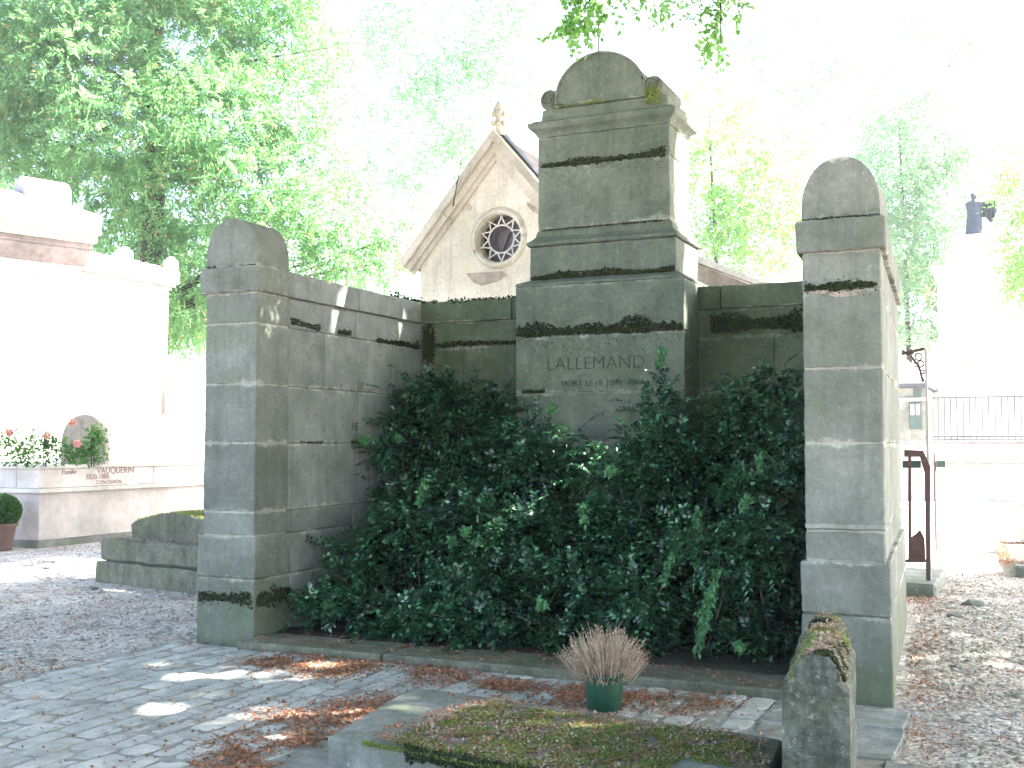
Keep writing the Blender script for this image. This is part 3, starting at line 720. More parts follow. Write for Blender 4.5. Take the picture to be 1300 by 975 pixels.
# ------------------------------------------------------------------ flat slab in front with moss
sl = thing('grave_slab', (-2.3, 5.3, 0), 'flat grey grave slab topped with moss and fallen petals', 'grave slab')
def slab_bm(c, z0, z1, n=26, bev=.02):
    b = bmesh.new(); g = []
    A, B, C, D = [Vector((*p, 0)) for p in c]      # front-left, back-left, back-right, front-right
    for j in range(n + 1):
        row = []
        for i in range(n + 1):
            u, v = i / n, j / n; p = A.lerp(D, u).lerp(B.lerp(C, u), v); e = min(u, v, 1 - u, 1 - v)
            row.append(b.verts.new((p.x, p.y, z1 - (.014 if e == 0 else 0) + .006 * noise.noise(p * 5))))
        g.append(row)
    for j in range(n):
        for i in range(n): b.faces.new((g[j][i], g[j][i + 1], g[j + 1][i + 1], g[j + 1][i]))
    edge = [g[0][i] for i in range(n)] + [g[j][n] for j in range(n)] + [g[n][i] for i in range(n, 0, -1)] + [g[j][0] for j in range(n, 0, -1)]
    ce = (A + B + C + D) / 4; prev = edge
    for z in (z1 - .03, (z0 + z1) / 2, z0):
        ring = []
        for v in edge:
            d = Vector((v.co.x - ce.x, v.co.y - ce.y, 0)).normalized(); q = Vector((v.co.x, v.co.y, z)) + d * (.010 + .006 * noise.noise(Vector((v.co.x * 6, v.co.y * 6, z * 9)))); ring.append(b.verts.new(q))
        for i in range(len(ring)):
            k = (i + 1) % len(ring); b.faces.new((prev[i], prev[k], ring[k], ring[i]))
        prev = ring
    return b
bmo('slab', slab_bm(SLAB, -.04, .16), M['slab'], sl)
def in_slab(n, u0=.17, u1=.95, v0=.02, v1=.86):
    u = rng.uniform(0, 1, n); v = rng.uniform(0, 1, n); A, B, C, D = [np.array(p) for p in SLAB]
    P = (A[None] * (1 - u[:, None]) + D[None] * u[:, None]) * (1 - v[:, None]) + (B[None] * (1 - u[:, None]) + C[None] * u[:, None]) * v[:, None]
    f = np.array([noise.noise(Vector((p[0] * 3, p[1] * 3, 1))) * .10 for p in P])
    k = (u > u0 + f + .10 * v) & (u < u1 + f - .35 * np.clip(v - .2, 0, 1) * 0) & (v > v0 - .03) & (v < v1 + f)
    # bare corner at the right
    k &= ~((u > .80 + f) & (v < .45)) 
    return np.c_[P, np.full(n, .162)][k]
P = in_slab(30000); f = np.array([noise.noise(Vector((p[0] * 7, p[1] * 7, 3))) + .5 * noise.noise(Vector((p[0] * 22, p[1] * 22, 3))) for p in P])
P = P[f > -.12]; P[:, 2] += rng.uniform(0, .012, len(P)); S = rng.uniform(.005, .012, (len(P), 1)) * np.array([[1, 1, .9]])
h = len(P) // 2
blobs('moss', P[:h], S[:h], M['greenmoss'], sl, drop_bottom=True); blobs('moss', P[h:], S[h:], M['yellowmoss'], sl, drop_bottom=True)
A_, D_ = SLAB[0], SLAB[3]
def ed(u, z): return (A_[0] + (D_[0] - A_[0]) * u, A_[1] + (D_[1] - A_[1]) * u - .012, z)
moss_band(sl, ed(.22, .15), ed(.85, .15), (-.1, -1, 0), .06, 2600, M['moss'], hang=1.2, seed=51, r=(.005, .012))
moss_band(sl, ed(.10, .15), ed(.95, .155), (-.1, -1, 0), .02, 1500, M['greenmoss'], hang=.8, seed=52, r=(.004, .009))
P = in_slab(14000, .13, 1.0, .0, .93); f = np.array([noise.noise(Vector((p[0] * 5 + 9, p[1] * 5, 3))) for p in P]); P = P[f > -.15 + .2 * rng.uniform(-1, 1, len(P))]; P[:, 2] += .010 + rng.uniform(0, .006, len(P))
litter('fallen_petals', P, .016, M['petal'], 'pinkish white fallen petals scattered over the moss of the front slab')
P = in_slab(5000, .09, 1.0, .0, .93); P[:, 2] += .012
litter('leaf_litter', P, .020, M['litter'], 'brown leaf crumbs caught in the moss of the front slab')
# sticks
for k, (a, b_) in enumerate((((-2.62, 4.93), (-2.38, 5.06)), ((-1.75, 4.80), (-1.62, 5.05)))):
    tag(tube('dead_twig', None, [([(a[0], a[1], .182), ((a[0] + b_[0]) / 2 + .02, (a[1] + b_[1]) / 2, .19), (b_[0], b_[1], .183)], [.006, .005, .003])], M['twig']),
        'thin dead twig lying on the moss near the slab front edge' if k == 0 else 'short dead twig on the slab close to the standing marker', 'twig')

# leaf litter on the paving and ground
def scatter(n, x0, x1, y0, y1, fn, z=.016):
    P = np.stack([rng.uniform(x0, x1, n), rng.uniform(y0, y1, n), np.full(n, z)], 1)
    w = np.array([fn(p[0], p[1]) for p in P]); P = P[rng.uniform(0, 1, n) < w]; P[:, 2] += rng.uniform(0, .012, len(P)); return P
def seg(x, y, a, b_):
    ax, ay = a; bx, by = b_; t = max(0, min(1, ((x - ax) * (bx - ax) + (y - ay) * (by - ay)) / ((bx - ax) ** 2 + (by - ay) ** 2)))
    return math.hypot(x - ax - t * (bx - ax), y - ay - t * (by - ay))
def paved_density(x, y):
    if -3.36 < x and y < 5.95 - .13 * (x + 3.34) and y > 4.2: return 0
    nz = noise.noise(Vector((x * 2.6, y * 2.6, 4))) + .5 * noise.noise(Vector((x * 9, y * 9, 4)))
    d1 = seg(x, y, (-3.45, 4.4), (-3.75, 5.5)); d2 = seg(x, y, (-4.9, 6.95), (-1.9, 6.75)); d3 = seg(x, y, (-3.6, 5.9), (-2.6, 6.5)); d4 = seg(x, y, (-5.0, 6.75), (-4.2, 6.5))
    w = .95 * math.exp(-(d1 / .30) ** 2) + .9 * math.exp(-(d2 / .22) ** 2) + .5 * math.exp(-(d3 / .3) ** 2) + .5 * math.exp(-(d4 / .2) ** 2)
    w *= max(0, min(1, .62 + 1.5 * nz)); return min(1, w + .010 + .02 * max(0, nz))
P = scatter(150000, -6.1, -1.2, 3.6, 7.16, paved_density)
litter('leaf_litter', P, .024, M['litter'], 'reddish brown leaf litter drifted over the paving beside the slab')
P = scatter(5200, -5.55, -1.4, 7.16, 7.65, lambda x, y: .35 if noise.noise(Vector((x * 3, y * 5, 7))) > .0 else .05, .07)
litter('leaf_litter', P, .022, M['litter'], 'brown leaf litter lying along the top of the kerb')
def gd(x, y):
    n1 = noise.noise(Vector((x * 1.1, y * 1.1, 8))) + .5 * noise.noise(Vector((x * 5, y * 5, 8)))
    w = .30 * math.exp(-((x + 6.9) / 1.4) ** 2) + .12
    return max(0, w * (.6 + 1.8 * n1))
P = scatter(60000, -14, -6.15, 4.6, 13.5, gd, .012)
litter('leaf_litter', P, .024, M['litter'], 'brown leaf litter on the gravel left of the monument')
def gr(x, y):
    e = -.70 - .0612 * (y - YF)
    if x < e and y < 10.7 or x < -.64 and y < 7.4: return 0
    n1 = noise.noise(Vector((x * 1.6, y * 1.6, 12))) + .5 * noise.noise(Vector((x * 6, y * 6, 8)))
    return max(0, (.5 * math.exp(-((x - e) / .22) ** 2) + .05) * (.7 + 1.6 * n1))
P = scatter(30000, -1.6, .5, 5.6, 16, gr, .012)
litter('leaf_litter', P, .026, M['litter'], 'brown leaf litter along the foot of the right side wall')
P = scatter(2600, -9.5, -6.2, 7.4, 9.9, lambda x, y: .5 if noise.noise(Vector((x * 2, y * 2, 31))) > .12 else .0, .004)
V = leaves(P, rv(len(P)) * .5 + np.array([0, 0, 1.]), rv(len(P)), rng.uniform(.02, .05, len(P)), np.full(len(P), .006))
g = arr('grass', V, quadF(len(P)), M['greenmoss']); tag(g, 'thin short grass and moss by the left pier foot', None, None, 'stuff')

# standing marker at the slab's side
mk = thing('grave_marker', (-.88, 5.2, 0), 'weathered standing stone end slab with mossy lichen covered top', 'gravestone')
def marker():
    b = bmesh.new(); prof = [(0, -.05), (0, .60), (.012, .625), (.045, .64), (.05, .68), (.065, .715), (.10, .74), (.155, .745), (.20, .735), (.225, .70), (.23, .635), (.25, .615), (.27, .59), (.27, -.05)]
    n = 22; rings = []
    for i in range(n + 1):
        t = i / n; r = []
        for u, z in prof:
            x = -.925 + u - .145 * t; y = 4.70 + 1.24 * t + .0 * u
            zz = z - (.02 * t if z > .5 else 0)
            v = Vector((x, y, zz)); w = noise.noise_vector(v * 6) * .012 + noise.noise_vector(v * 22) * .007
            if z > .5: w += noise.noise_vector(v * 11) * .014
            r.append(b.verts.new(v + w))
        rings.append(r)
    for r0, r1 in zip(rings, rings[1:]):
        for i in range(len(prof)):
            j = (i + 1) % len(prof); b.faces.new((r0[i], r0[j], r1[j], r1[i]))
    b.faces.new(rings[0]); b.faces.new(rings[-1])
    # split tall faces so the sides can be uneven
    tall = [e for e in b.edges if abs(e.verts[0].co.z - e.verts[1].co.z) > .4]
    bmesh.ops.subdivide_edges(b, edges=tall, cuts=10, use_grid_fill=True)
    for v in b.verts:
        if v.co.z < .58: v.co += noise.noise_vector(v.co * 9) * .006
    return b
bmo('stone', marker(), M['post'], mk)
n = 5200; t = rng.uniform(0, 1, n); u = rng.normal(.145, .065, n).clip(.03, .25)
ztop = np.interp(u, [0, .045, .065, .10, .155, .20, .225, .27], [.61, .64, .71, .74, .745, .735, .70, .60])
P = np.stack([-.925 + u - .145 * t, 4.72 + 1.2 * t, ztop - .02 * t + rng.uniform(-.002, .006, n)], 1)
f = np.array([noise.noise(Vector(p * 6)) for p in P])
S = rng.uniform(.005, .011, (n, 1)) * np.ones((1, 3))
k1 = f > .14; k2 = (f < -.33); 
blobs('moss', P[k1], S[k1], M['yellowmoss'], mk); blobs('moss', P[k2], S[k2], M['moss'], mk)
k3 = (f > -.26) & (f < .12); Pp = P[k3]; Pp[:, 2] += .005
litter('leaf_crumbs', Pp, .018, M['petal'], None, par=mk)
blobs('lichen', P[(abs(f) < .05) & (t > .45) & (t < .6)] + np.array([0, 0, .004]), S[(abs(f) < .05) & (t > .45) & (t < .6)], M['lichen'], mk)

# ------------------------------------------------------------------ mossy low tomb at left
lt = thing('low_tomb', (-8.9, 10, 0), 'low two tiered mossy stone tomb behind the left pier', 'tomb')
# follows the front line of the enclosure
def rotl(x, y, z, a=R(-12), c=(-9.84, 9.98)):
    dx, dy = x - c[0], y - c[1]; return (c[0] + dx * math.cos(a) - dy * math.sin(a), c[1] + dx * math.sin(a) + dy * math.cos(a), z)
box('plinth', lt, -9.84, -7.4, 9.98, 12.4, -.05, .235, M['mosstone'], cell=.14, bev=.015, wob=.008, big=.01, warp=rotl)
box('lower_slab', lt, -9.80, -7.4, 10.02, 12.3, .24, .50, M['mosstone'], cell=.12, bev=.03, wob=.012, big=.015, warp=rotl)
b = prism_bm([(-9.45, .505), (-9.47, .66), (-9.40, .70), (-8.85, .80), (-8.7, .81), (-7.6, .70), (-7.4, .69), (-7.4, .505)], 1, 10.2, 12.1, cell=.15, warp=lambda x, y, z: rotl(x + .02 * noise.noise(Vector((x * 4, y * 4, z))), y, z + (.03 * noise.noise(Vector((x * 3, y * 3, 0))) if z > .6 else 0)))
bmo('cover_stone', b, M['mosstone'], lt)
n = 5000; q = np.stack([rng.uniform(-9.4, -7.5, n), rng.uniform(10.22, 12.0, n)], 1)
z = np.interp(q[:, 0], [-9.45, -9.40, -8.85, -8.7, -7.6], [.67, .70, .80, .81, .70]) + .01
P = np.array([rotl(a[0], a[1], c) for a, c in zip(q, z)]); blobs('moss', P, rng.uniform(.01, .022, (n, 1)) * np.ones((1, 3)), M['yellowmoss'], lt, drop_bottom=True)
P = np.array([rotl(random.uniform(-9.75, -7.5), random.uniform(10.03, 10.2), .505) for _ in range(700)]); litter('leaf_crumbs', P, .025, M['petal'], None, par=lt)

# ------------------------------------------------------------------ pink granite tomb
pk = thing('granite_tomb', (-15, 15, 0), 'long raised pink granite tomb with engraved side, left of the monument', 'tomb')
BX, BY0, BY1 = -13.72, 12.75, 22.5
box('footing', pk, -19.5, BX, BY0, BY1, -.05, .10, M['slab'], bev=.01, wob=.0)
box('plinth', pk, -19.4, BX - .03, BY0 + .03, BY1, .102, .83, M['pink'], bev=.01, wob=0)
box('ledge', pk, -19.5, BX + .05, BY0 - .05, BY1, .832, .90, M['white'], bev=.008, wob=0)  # whiter than the pink sides, sunlight on the ledge put into its colour
for a, c in ((BY0 + .02, 15.25), (15.26, 18.6), (18.61, BY1)):
    box('side_panel', pk, BX - .5, BX - .01, a, c, .902, 1.20, M['pink'], bev=.008, wob=0)
box('side_panel', pk, -19.3, BX - .5, BY0 + .02, BY0 + .3, .902, 1.20, M['pink'], bev=.008, wob=0)
box('top_rim', pk, -19.4, BX + .03, BY0 - .01, BY1, 1.202, 1.26, M['white'], bev=.01, wob=0)  # white here carries the sun falling on the tomb's top
text('Famille', .11, (BX - .006, 13.35, 1.11), SIDE, M['letterpink'], pk); text('VAUQUERIN', .15, (BX - .006, 14.35, 1.10), SIDE, M['letterpink'], pk)
text('1820-1886', .12, (BX - .006, 13.95, 1.015), SIDE, M['letterpink'], pk); text('CONCESSION', .09, (BX - .006, 14.2, .935), SIDE, M['letterpink'], pk)
# rounded headstone on it
hx = -15.9; hy = at(103, 560, 1).y
c0 = atd(108, 588, 18.3); c1 = atd(103, 526, 18.3); wv = 28 * 18.3 / FPX
hs = thing('headstone', (c0.x, c0.y, 1.26), 'round topped pinkish headstone behind the roses on the granite tomb', 'gravestone')
pts = [(-wv, 1.262)] + [(wv * math.cos(math.pi * (1 - k / 14)), 1.262 + (c1.z - 1.262) * (.45 + .55 * math.sin(math.pi * k / 14))) for k in range(15)] + [(wv, 1.262)]
o = prism('stone', hs, pts, 1, -.09, .09, M['bare'], world=False)
for v in o.data.vertices: v.co.z -= 1.26
hs.rotation_euler = (0, 0, YAW)
rb = thing('rose_bush', (c0.x, c0.y - .4, 1.26), 'leafy rose bush with pink blooms growing on the granite tomb', 'rose bush')
O = []; 
for px, py, s in ((20, 575, .28), (45, 572, .3), (70, 575, .25), (90, 572, .25), (115, 566, .2), (122, 552, .14), (8, 560, .25), (60, 560, .15), (100, 578, .2), (30, 580, .3), (120, 575, .2)):
    c = atd(px, py, 17.3); m_ = 120; O.append(np.array(c)[None] + rng.normal(size=(m_, 3)) * s * .45)
O = np.concatenate(O); O[:, 2] = np.maximum(O[:, 2], 1.28); n = len(O)
arr('foliage', leaves(O, rv(n), nrm(rv(n) + np.array([.3, -.3, .8])), rng.uniform(.05, .09, n), rng.uniform(.035, .055, n)), quadF(n), M['canopy'], rb)
for i in range(0, n, 170): tube('stem', rb, [([tuple(O[i] * [1, 1, 0] + [0, 0, 1.24]), tuple(O[i])], [.01, .004])], M['bark'], 4)
for px, py in ((92, 536), (98, 563), (60, 552), (12, 549)):
    c = np.array(atd(px, py, 17.0)); n = 40; d = rv(n)
    arr('bloom', leaves(c + d * .015, d, nrm(rv(n)), np.full(n, .06), np.full(n, .05)), quadF(n), M['rose'], rb)
# clipped shrub in a pot
cp = at(0, 690, 12.3); cp.z = 0
cs = thing('potted_shrub', (cp.x, cp.y, 0), 'clipped round box shrub in a terracotta pot by the granite tomb', 'potted plant')
bmo('pot', lathe_bm([(.17, 0), (.22, .35), (.25, .35), (.25, .40), (.2, .40)], 20, (cp.x, cp.y, 0)), M['terracotta'], cs)
n = 9000; d = rv(n); O = np.array((cp.x, cp.y, .58)) + d * np.array([.27, .27, .24]) * rng.uniform(.8, 1.05, (n, 1))
arr('foliage', leaves(O, d + rv(n) * .7, nrm(d + rv(n) * .4), np.full(n, .035), np.full(n, .022)), quadF(n), M['canopy'], cs)

# ------------------------------------------------------------------ left mausoleum (large, turned)
c0 = atd(98, 560, 26.0)
ch = thing('mausoleum', (c0.x, c0.y, 0), 'big white mausoleum at far left with low stone roof and drum ornament', 'mausoleum', rz=-R(19))
def lbox(nm, par, *a, mat='white', **k): return box(nm, par, *a, M[mat], world=False, bev=k.pop('bev', .01), wob=0, **k)
lbox('wall', ch, -3, 0, -14, 0, 0, 5.70)
b = prism_bm([(-3, 5.702), (0, 5.702), (.28, 6.03), (.28, 6.08), (-3.28, 6.08), (-3.28, 6.03)], 1, -14.2, .10)
bmo('frieze', b, M['frieze'], ch, world=False)
lbox('frieze_band', ch, -3.32, .33, -14.3, .12, 6.082, 6.20, mat='frieze')
lbox('cornice', ch, -3.5, .48, -14.5, .16, 6.202, 6.38, mat='brownstone')
lbox('eave', ch, -3.6, .60, -14.6, .20, 6.382, 6.84)
b = bmesh.new(); vs = [b.verts.new(v) for v in ((-3.6, -14.6, 6.842), (.6, -14.6, 6.842), (.6, .20, 6.842), (-3.6, .20, 6.842), (-1.5, -13, 7.55), (-1.5, -.5, 7.55))]
for f in ((0, 1, 4), (1, 2, 5, 4), (2, 3, 5), (3, 0, 4, 5)): b.faces.new([vs[i] for i in f])
b.faces.new([vs[i] for i in (3, 2, 1, 0)])
rf = bmo('roof', b, M['roofslab'], ch, world=False)
for yy in (-11, -8.6, -6.2, -3.8, -2.3, -1.15):
    b = prism_bm([(.55, 6.85), (.55, 6.90), (-1.45, 7.58), (-1.45, 7.53)], 1, yy, yy + .06)
    bmo('roof_seam', b, M['lead'], rf, world=False)
b = lathe_bm([(.34, 0), (.37, .03), (.37, 1.07), (.34, 1.1)], 26, (-1.2, -.95, 7.50), Matrix.Rotation(-math.pi / 2, 4, 'X'))
bmo('drum_ornament', b, M['roofslab'], ch, world=False)
lbox('drum_foot', ch, -1.55, -.85, -.85, .05, 6.95, 7.2, mat='roofslab')
for yy in (-10, -5.5, -1.0):
    lbox('pilaster', ch, .002, .10, yy, yy + .6, 0, 5.5)

# second mausoleum behind
X2 = atd(207, 560, 30).x; Y2b = atd(207, 560, 30).y
c2 = thing('mausoleum', (X2, Y2b, 0), 'smaller white mausoleum behind, with corner knobs and a downpipe', 'mausoleum')
Z2 = atd(207, 372, 30).z
box('wall', c2, X2 - 5, X2, Y2b - 7, Y2b, 0, Z2, M['white'], bev=.01, wob=0)
for i, (o, h0, h1, m) in enumerate(((.06, 0, .10, 'white'), (.12, .102, .20, 'frieze'), (.19, .202, .28, 'white'), (.26, .282, .62, 'white'))):
    box('cornice', c2, X2 - 5 - o, X2 + o, Y2b - 7, Y2b + o, Z2 + h0, Z2 + h1, M[m], bev=.01, wob=0)
box('roof', c2, X2 - 4.8, X2 - .1, Y2b - 6.8, Y2b, Z2 + .622, Z2 + .75, M['white'], bev=.03, wob=0)
for yy in (Y2b + .1, Y2b - 1.6):
    bmo('corner_knob', lathe_bm([(.16, 0), (.2, .1), (.2, .25), (.08, .38)], 14, (X2 + .08, yy, Z2 + .62)), M['white'], c2)
tube('downpipe', c2, [([(X2 + .08, Y2b - .05, .3), (X2 + .08, Y2b - .05, Z2)], [.05, .05])], M['frieze'], 8)
z0 = atd(207, 525, 30).z; z1 = atd(207, 500, 30).z
tube('pipe_shoe', c2, [([(X2 + .12, Y2b - .05, z0), (X2 + .12, Y2b - .05, z1), (X2 + .12, Y2b + .12, z1 + .05)], [.08, .08, .06])], M['rust'], 8)

# ------------------------------------------------------------------ gabled chapel with rose window
YG = 15.0; ap = at(632, 178, YG); AX, AZ = -7.05, ap.z; EX, EZ = -8.50, 4.40
gc = thing('gabled_chapel', (AX, YG, 0), 'cream rendered gabled chapel with round rose window and stone finial', 'chapel')
sl_ = (AZ - EZ) / (AX - EX); RC = at(633, 302, YG); RR = 36 * 16.6 / FPX
rr_in = RR * .86
def gable_face():
    cu = bpy.data.curves.new('g', 'CURVE'); cu.dimensions = '2D'; cu.fill_mode = 'BOTH'; cu.extrude = .14
    def sp(pts):
        s = cu.splines.new('POLY'); s.points.add(len(pts) - 1); s.use_cyclic_u = True
        for p, q in zip(s.points, pts): p.co = (*q, 0, 1)
    hw = AX - EX - .16
    sp([(AX - hw, 0), (AX + hw, 0), (AX + hw, EZ + .10), (AX, AZ - .12), (AX - hw, EZ + .10)])
    sp([(RC.x + rr_in * math.cos(a * math.pi / 20), RC.z + rr_in * math.sin(a * math.pi / 20)) for a in range(40)])
    o = bpy.data.objects.new('g', cu); COL.objects.link(o); bpy.context.view_layer.update()
    me = bpy.data.meshes.new_from_object(o.evaluated_get(bpy.context.evaluated_depsgraph_get())); bpy.data.objects.remove(o); bpy.data.curves.remove(cu)
    me.transform(Matrix.Translation((0, YG + .14, 0)) @ Matrix.Rotation(math.pi / 2, 4, 'X')); me.materials.clear(); me.name = 'gable_wall'
    return link('gable_wall', me, M['render'], gc)
gable_face()
for sx in (-1, 1):
    x = AX + sx * (AX - EX - .16); box('side_wall', gc, min(x, x - sx * .25), max(x, x - sx * .25), YG + .29, YG + 3.2, 0, EZ + .05, M['render'], bev=0, wob=0)
box('rear_wall', gc, EX + .2, 2 * AX - EX - .2, YG + 3.2, YG + 3.4, 0, EZ + 1, M['render'], bev=0, wob=0)
# raking copings: two stones a side, with an under moulding
def rake(sx, t0, t1, nm, o0, o1, y0, y1, mat):
    dx, dz = sx * (AX - EX), EZ - AZ; L = math.hypot(dx, dz); nx, nz = -dz / L * sx, abs(dx) / L
    P0 = (AX + dx * t0, AZ + dz * t0); P1 = (AX + dx * t1, AZ + dz * t1)
    def off(p, o): return (p[0] + nx * o, p[1] + nz * o)
    pts = [off(P0, o0), off(P0, o1), off(P1, o1), off(P1, o0)]
    if t0 == 0: pts[0] = (AX, AZ + o0 / nz); pts[1] = (AX, AZ + o1 / nz)
    prism(nm, gc, pts, 1, y0, y1, M[mat])
for sx in (-1, 1):
    for a, c in ((0, .598), (.602, 1.06)):
        rake(sx, a, c, 'coping_stone', -.03, .085, YG - .16, YG + .3, 'brownstone')
        rake(sx, a, c, 'coping_molding', -.13, -.032, YG - .10, YG - .001, 'render')
        rake(sx, a, c, 'coping_molding', -.20, -.132, YG - .05, YG - .0015, 'render')
    rake(sx, 0, 1.06, 'roof', -.03, .06, YG + .3, YG + 3.6, 'frieze')
    rake(sx, 0, 1.06, 'roof_edge', .087, .125, YG + .02, YG + .28, 'iron')
def ring(nm, r, rad, y, mat, par, seg=40):
    pts = [(RC.x + r * math.cos(2 * math.pi * k / seg), y, RC.z + r * math.sin(2 * math.pi * k / seg)) for k in range(seg + 1)]
    return tube(nm, par, [(pts, [rad] * (seg + 1))], M[mat], 8)
rw_ = ring('rose_window', RR * .96, .035, YG - .01, 'render', gc); ring('outer_molding', RR * 1.06, .02, YG, 'render', rw_)
ring('tracery_ring', RR * .50, .014, YG + .10, 'white', rw_)
tl = []
for k in range(10):
    a0 = 2 * math.pi * (k + .5) / 10
    for s in (-1, 1):
        pl_ = []
        for j in range(7):
            t = j / 6; rr = RR * (.50 + .36 * t); a = a0 + s * (math.pi / 10) * (1 - t) ** 1.8
            pl_.append((RC.x + rr * math.cos(a), YG + .10, RC.z + rr * math.sin(a)))
        tl.append((pl_, [.011] * 7))
    pl_ = [(RC.x + RR * r_ * math.cos(a0 + math.pi / 10 * 0), YG + .10, RC.z + RR * r_ * math.sin(a0)) for r_ in (.84, .9)]
    tl.append((pl_, [.02, .02]))
tube('tracery', rw_, tl, M['white'], 6)
bmo('dark_glazing', lathe_bm([(.001, 0), (rr_in, 0), (rr_in, .01), (.001, .01)], 30, (RC.x, YG + .24, RC.z), Matrix.Rotation(math.pi / 2, 4, 'X')), M['glass'], rw_)
tube('glazing_bar', rw_, [([(RC.x - .03, YG + .2, RC.z - RR * .5), (RC.x + .04, YG + .2, RC.z), (RC.x + .12, YG + .2, RC.z + RR * .35)], [.012] * 3)], M['rust'], 5)
# flaked render patches
def patch(pp_, y=YG - .006, mat='bare'):
    pts = [(at(x, y_, YG).x, at(x, y_, YG).z) for x, y_ in pp_]; prism('flaked_patch', gc, pts, 1, y, y + .02, M[mat])
patch([(592, 347), (612, 343), (640, 345), (645, 350), (630, 358), (612, 363), (600, 358)]); patch([(668, 256), (680, 262), (684, 272), (676, 268), (670, 262)]); patch([(590, 256), (600, 262), (597, 268), (588, 266)])
patch([(594, 344), (640, 341), (642, 344.5), (594, 347)], YG - .02, 'render')
b = lathe_bm([(.10, -.02), (.09, .04), (.05, .06), (.045, .14), (.07, .16), (.05, .19), (.045, .26), (.085, .29), (.09, .35), (.06, .43), (.02, .50)], 14, (AX, YG + .05, AZ + .10))
fin = bmo('finial', b, M['render'], gc)
for zz, r_ in ((.17, .085), (.30, .095)):
    for k in range(6):
        a = k * math.pi / 3; m4 = Matrix.Translation((AX + r_ * math.cos(a), YG + .05 + r_ * math.sin(a), AZ + .10 + zz)) @ Matrix.Diagonal((1, 1, 1.2, 1))
        cb = bmesh.new(); bmesh.ops.create_icosphere(cb, subdivisions=1, radius=.036, matrix=m4); bmo('crocket', cb, M['render'], fin)
tube('climbing_twig', gc, [([tuple(at(575, 262, YG - .3)), tuple(at(580, 235, YG - .3)), tuple(at(586, 200, YG - .3))], [.012, .008, .004]), ([tuple(at(580, 235, YG - .3)), tuple(at(574, 215, YG - .3))], [.006, .003])], M['bark'], 4)

# low tomb roof seen right of the stele
YR = 13.6; p0 = at(870, 322, YR); p1 = at(972, 364, YR)
lr = thing('tomb_house', (p0.x, YR, 0), 'low tomb with stained pinkish gable behind the back wall', 'tomb')
xm = p0.x - .2; zt = p0.z + .08
prism('gable', lr, [(xm - 1.1, 0), (p1.x, 0), (p1.x, p1.z - .05), (xm, zt - .05), (xm - 1.1, p1.z - .05)], 1, YR, YR + .3, M['bare'])
for s, q in ((-1, xm - 1.15), (1, p1.x + .05)):
    prism('coping', lr, [(xm, zt + .05), (xm, zt - .045), (q, p1.z - .045), (q, p1.z + .03)], 1, YR - .05, YR + 2.2, M['white'])

# ------------------------------------------------------------------ right side: iron grille, sign, slab
YI = 12.9
ig = thing('iron_gate', tuple(Vector((-.98, YI, 0))), 'rusty iron gate leaf and tall scrolled post beside the path', 'gate')
def iz(px, py, Y=YI): return tuple(at(px, py, Y))
pA, pB = iz(1181, 738), iz(1176, 441)
box('post', ig, pA[0] - .014, pA[0] + .014, YI - .014, YI + .014, .12, pB[2], M['lead'], bev=.004, wob=0)
tube('top_rail', ig, [([iz(1146, 449, YI + .5), iz(1172, 443)], [.018, .018])], M['rust'], 6)
arc = [iz(1146, 446, YI + .5), iz(1156, 452, YI + .3), iz(1166, 464, YI + .1), iz(1172, 484)]
tube('curved_brace', ig, [(arc, [.014] * 4)], M['rust'], 6)
lines = []
for cxp, cyp, r_ in ((1166, 453, 4.5), (1163, 463, 3.0), (1169, 462, 4), (1157, 447, 2.6), (1171, 472, 2.5)):
    lines.append(([iz(cxp + r_ * math.cos(k * .6), cyp + r_ * math.sin(k * .6), YI + .02) for k in range(11)], [.008] * 11))
tube('scrollwork', ig, lines, M['rust'], 5)
# rusty sheet leaf: frame, bars and bottom plate
L0, L1 = 1150, 1180
def plate(nm, pts, t, mat='rust'): return prism(nm, ig, [(at(x, y, YI).x, at(x, y, YI).z) for x, y in pts], 1, YI - t, YI + t, M[mat])
plate('leaf_frame', [(1148, 571), (1172, 572), (1181, 592), (1181, 738), (1176, 738), (1174, 600), (1168, 580), (1148, 580)], .02)
plate('leaf_frame', [(1153, 580), (1157, 580), (1157, 712), (1153, 712)], .015)
plate('bottom_plate', [(1153, 684), (1162, 678), (1168, 672), (1174, 684), (1175, 712), (1153, 712)], .012)
plate('rail', [(1148, 710), (1176, 710), (1176, 714), (1148, 714)], .018)
for py in (612, 640, 664): plate('rail', [(1153, py), (1157, py), (1157, py + 2), (1153, py + 2)], .03)
plate('panel', [(1146, 585), (1169, 585), (1169, 594), (1146, 594)], .01, 'greenpaint')
box('stone_foot', ig, -1.55, -.86, 12.55, 14.2, -.05, .13, M['slab'], cell=.15, bev=.03, wob=.015)
sg = thing('small_sign', iz(1188, 620, 18), 'small dark green sign on a thin post behind the iron gate', 'sign')
q = at(1187, 600, 18); tube('post', sg, [([(q.x, 18, 0), (q.x, 18, at(1187, 576, 18).z)], [.02, .02])], M['rust'], 6)
a_, b_ = at(1189, 593, 18), at(1200, 585, 18); box('board', sg, a_.x, b_.x, 17.98, 18.02, a_.z, b_.z, M['greenpaint'], bev=0, wob=0)
es = thing('flat_slab', (-.1, 17, 0), 'low dark grave slab with brown leaves at the right edge', 'grave slab')
box('slab', es, -.13, 1.6, 14.85, 19.4, -.05, .13, M['slab'], cell=.3, bev=.02, wob=.01, warp=lambda x, y, z: (x - .055 * (y - 14.85), y, z))
P = np.stack([rng.uniform(-.35, .6, 1500), rng.uniform(14.9, 19.2, 1500), np.full(1500, .135)], 1); litter('leaf_crumbs', P, .04, M['litter'], None, par=es)
hb = thing('boundary_post', (at(1297, 690, 18.3).x, 18.3, 0), 'short pinkish stone post standing on the slab at the right edge', 'post')
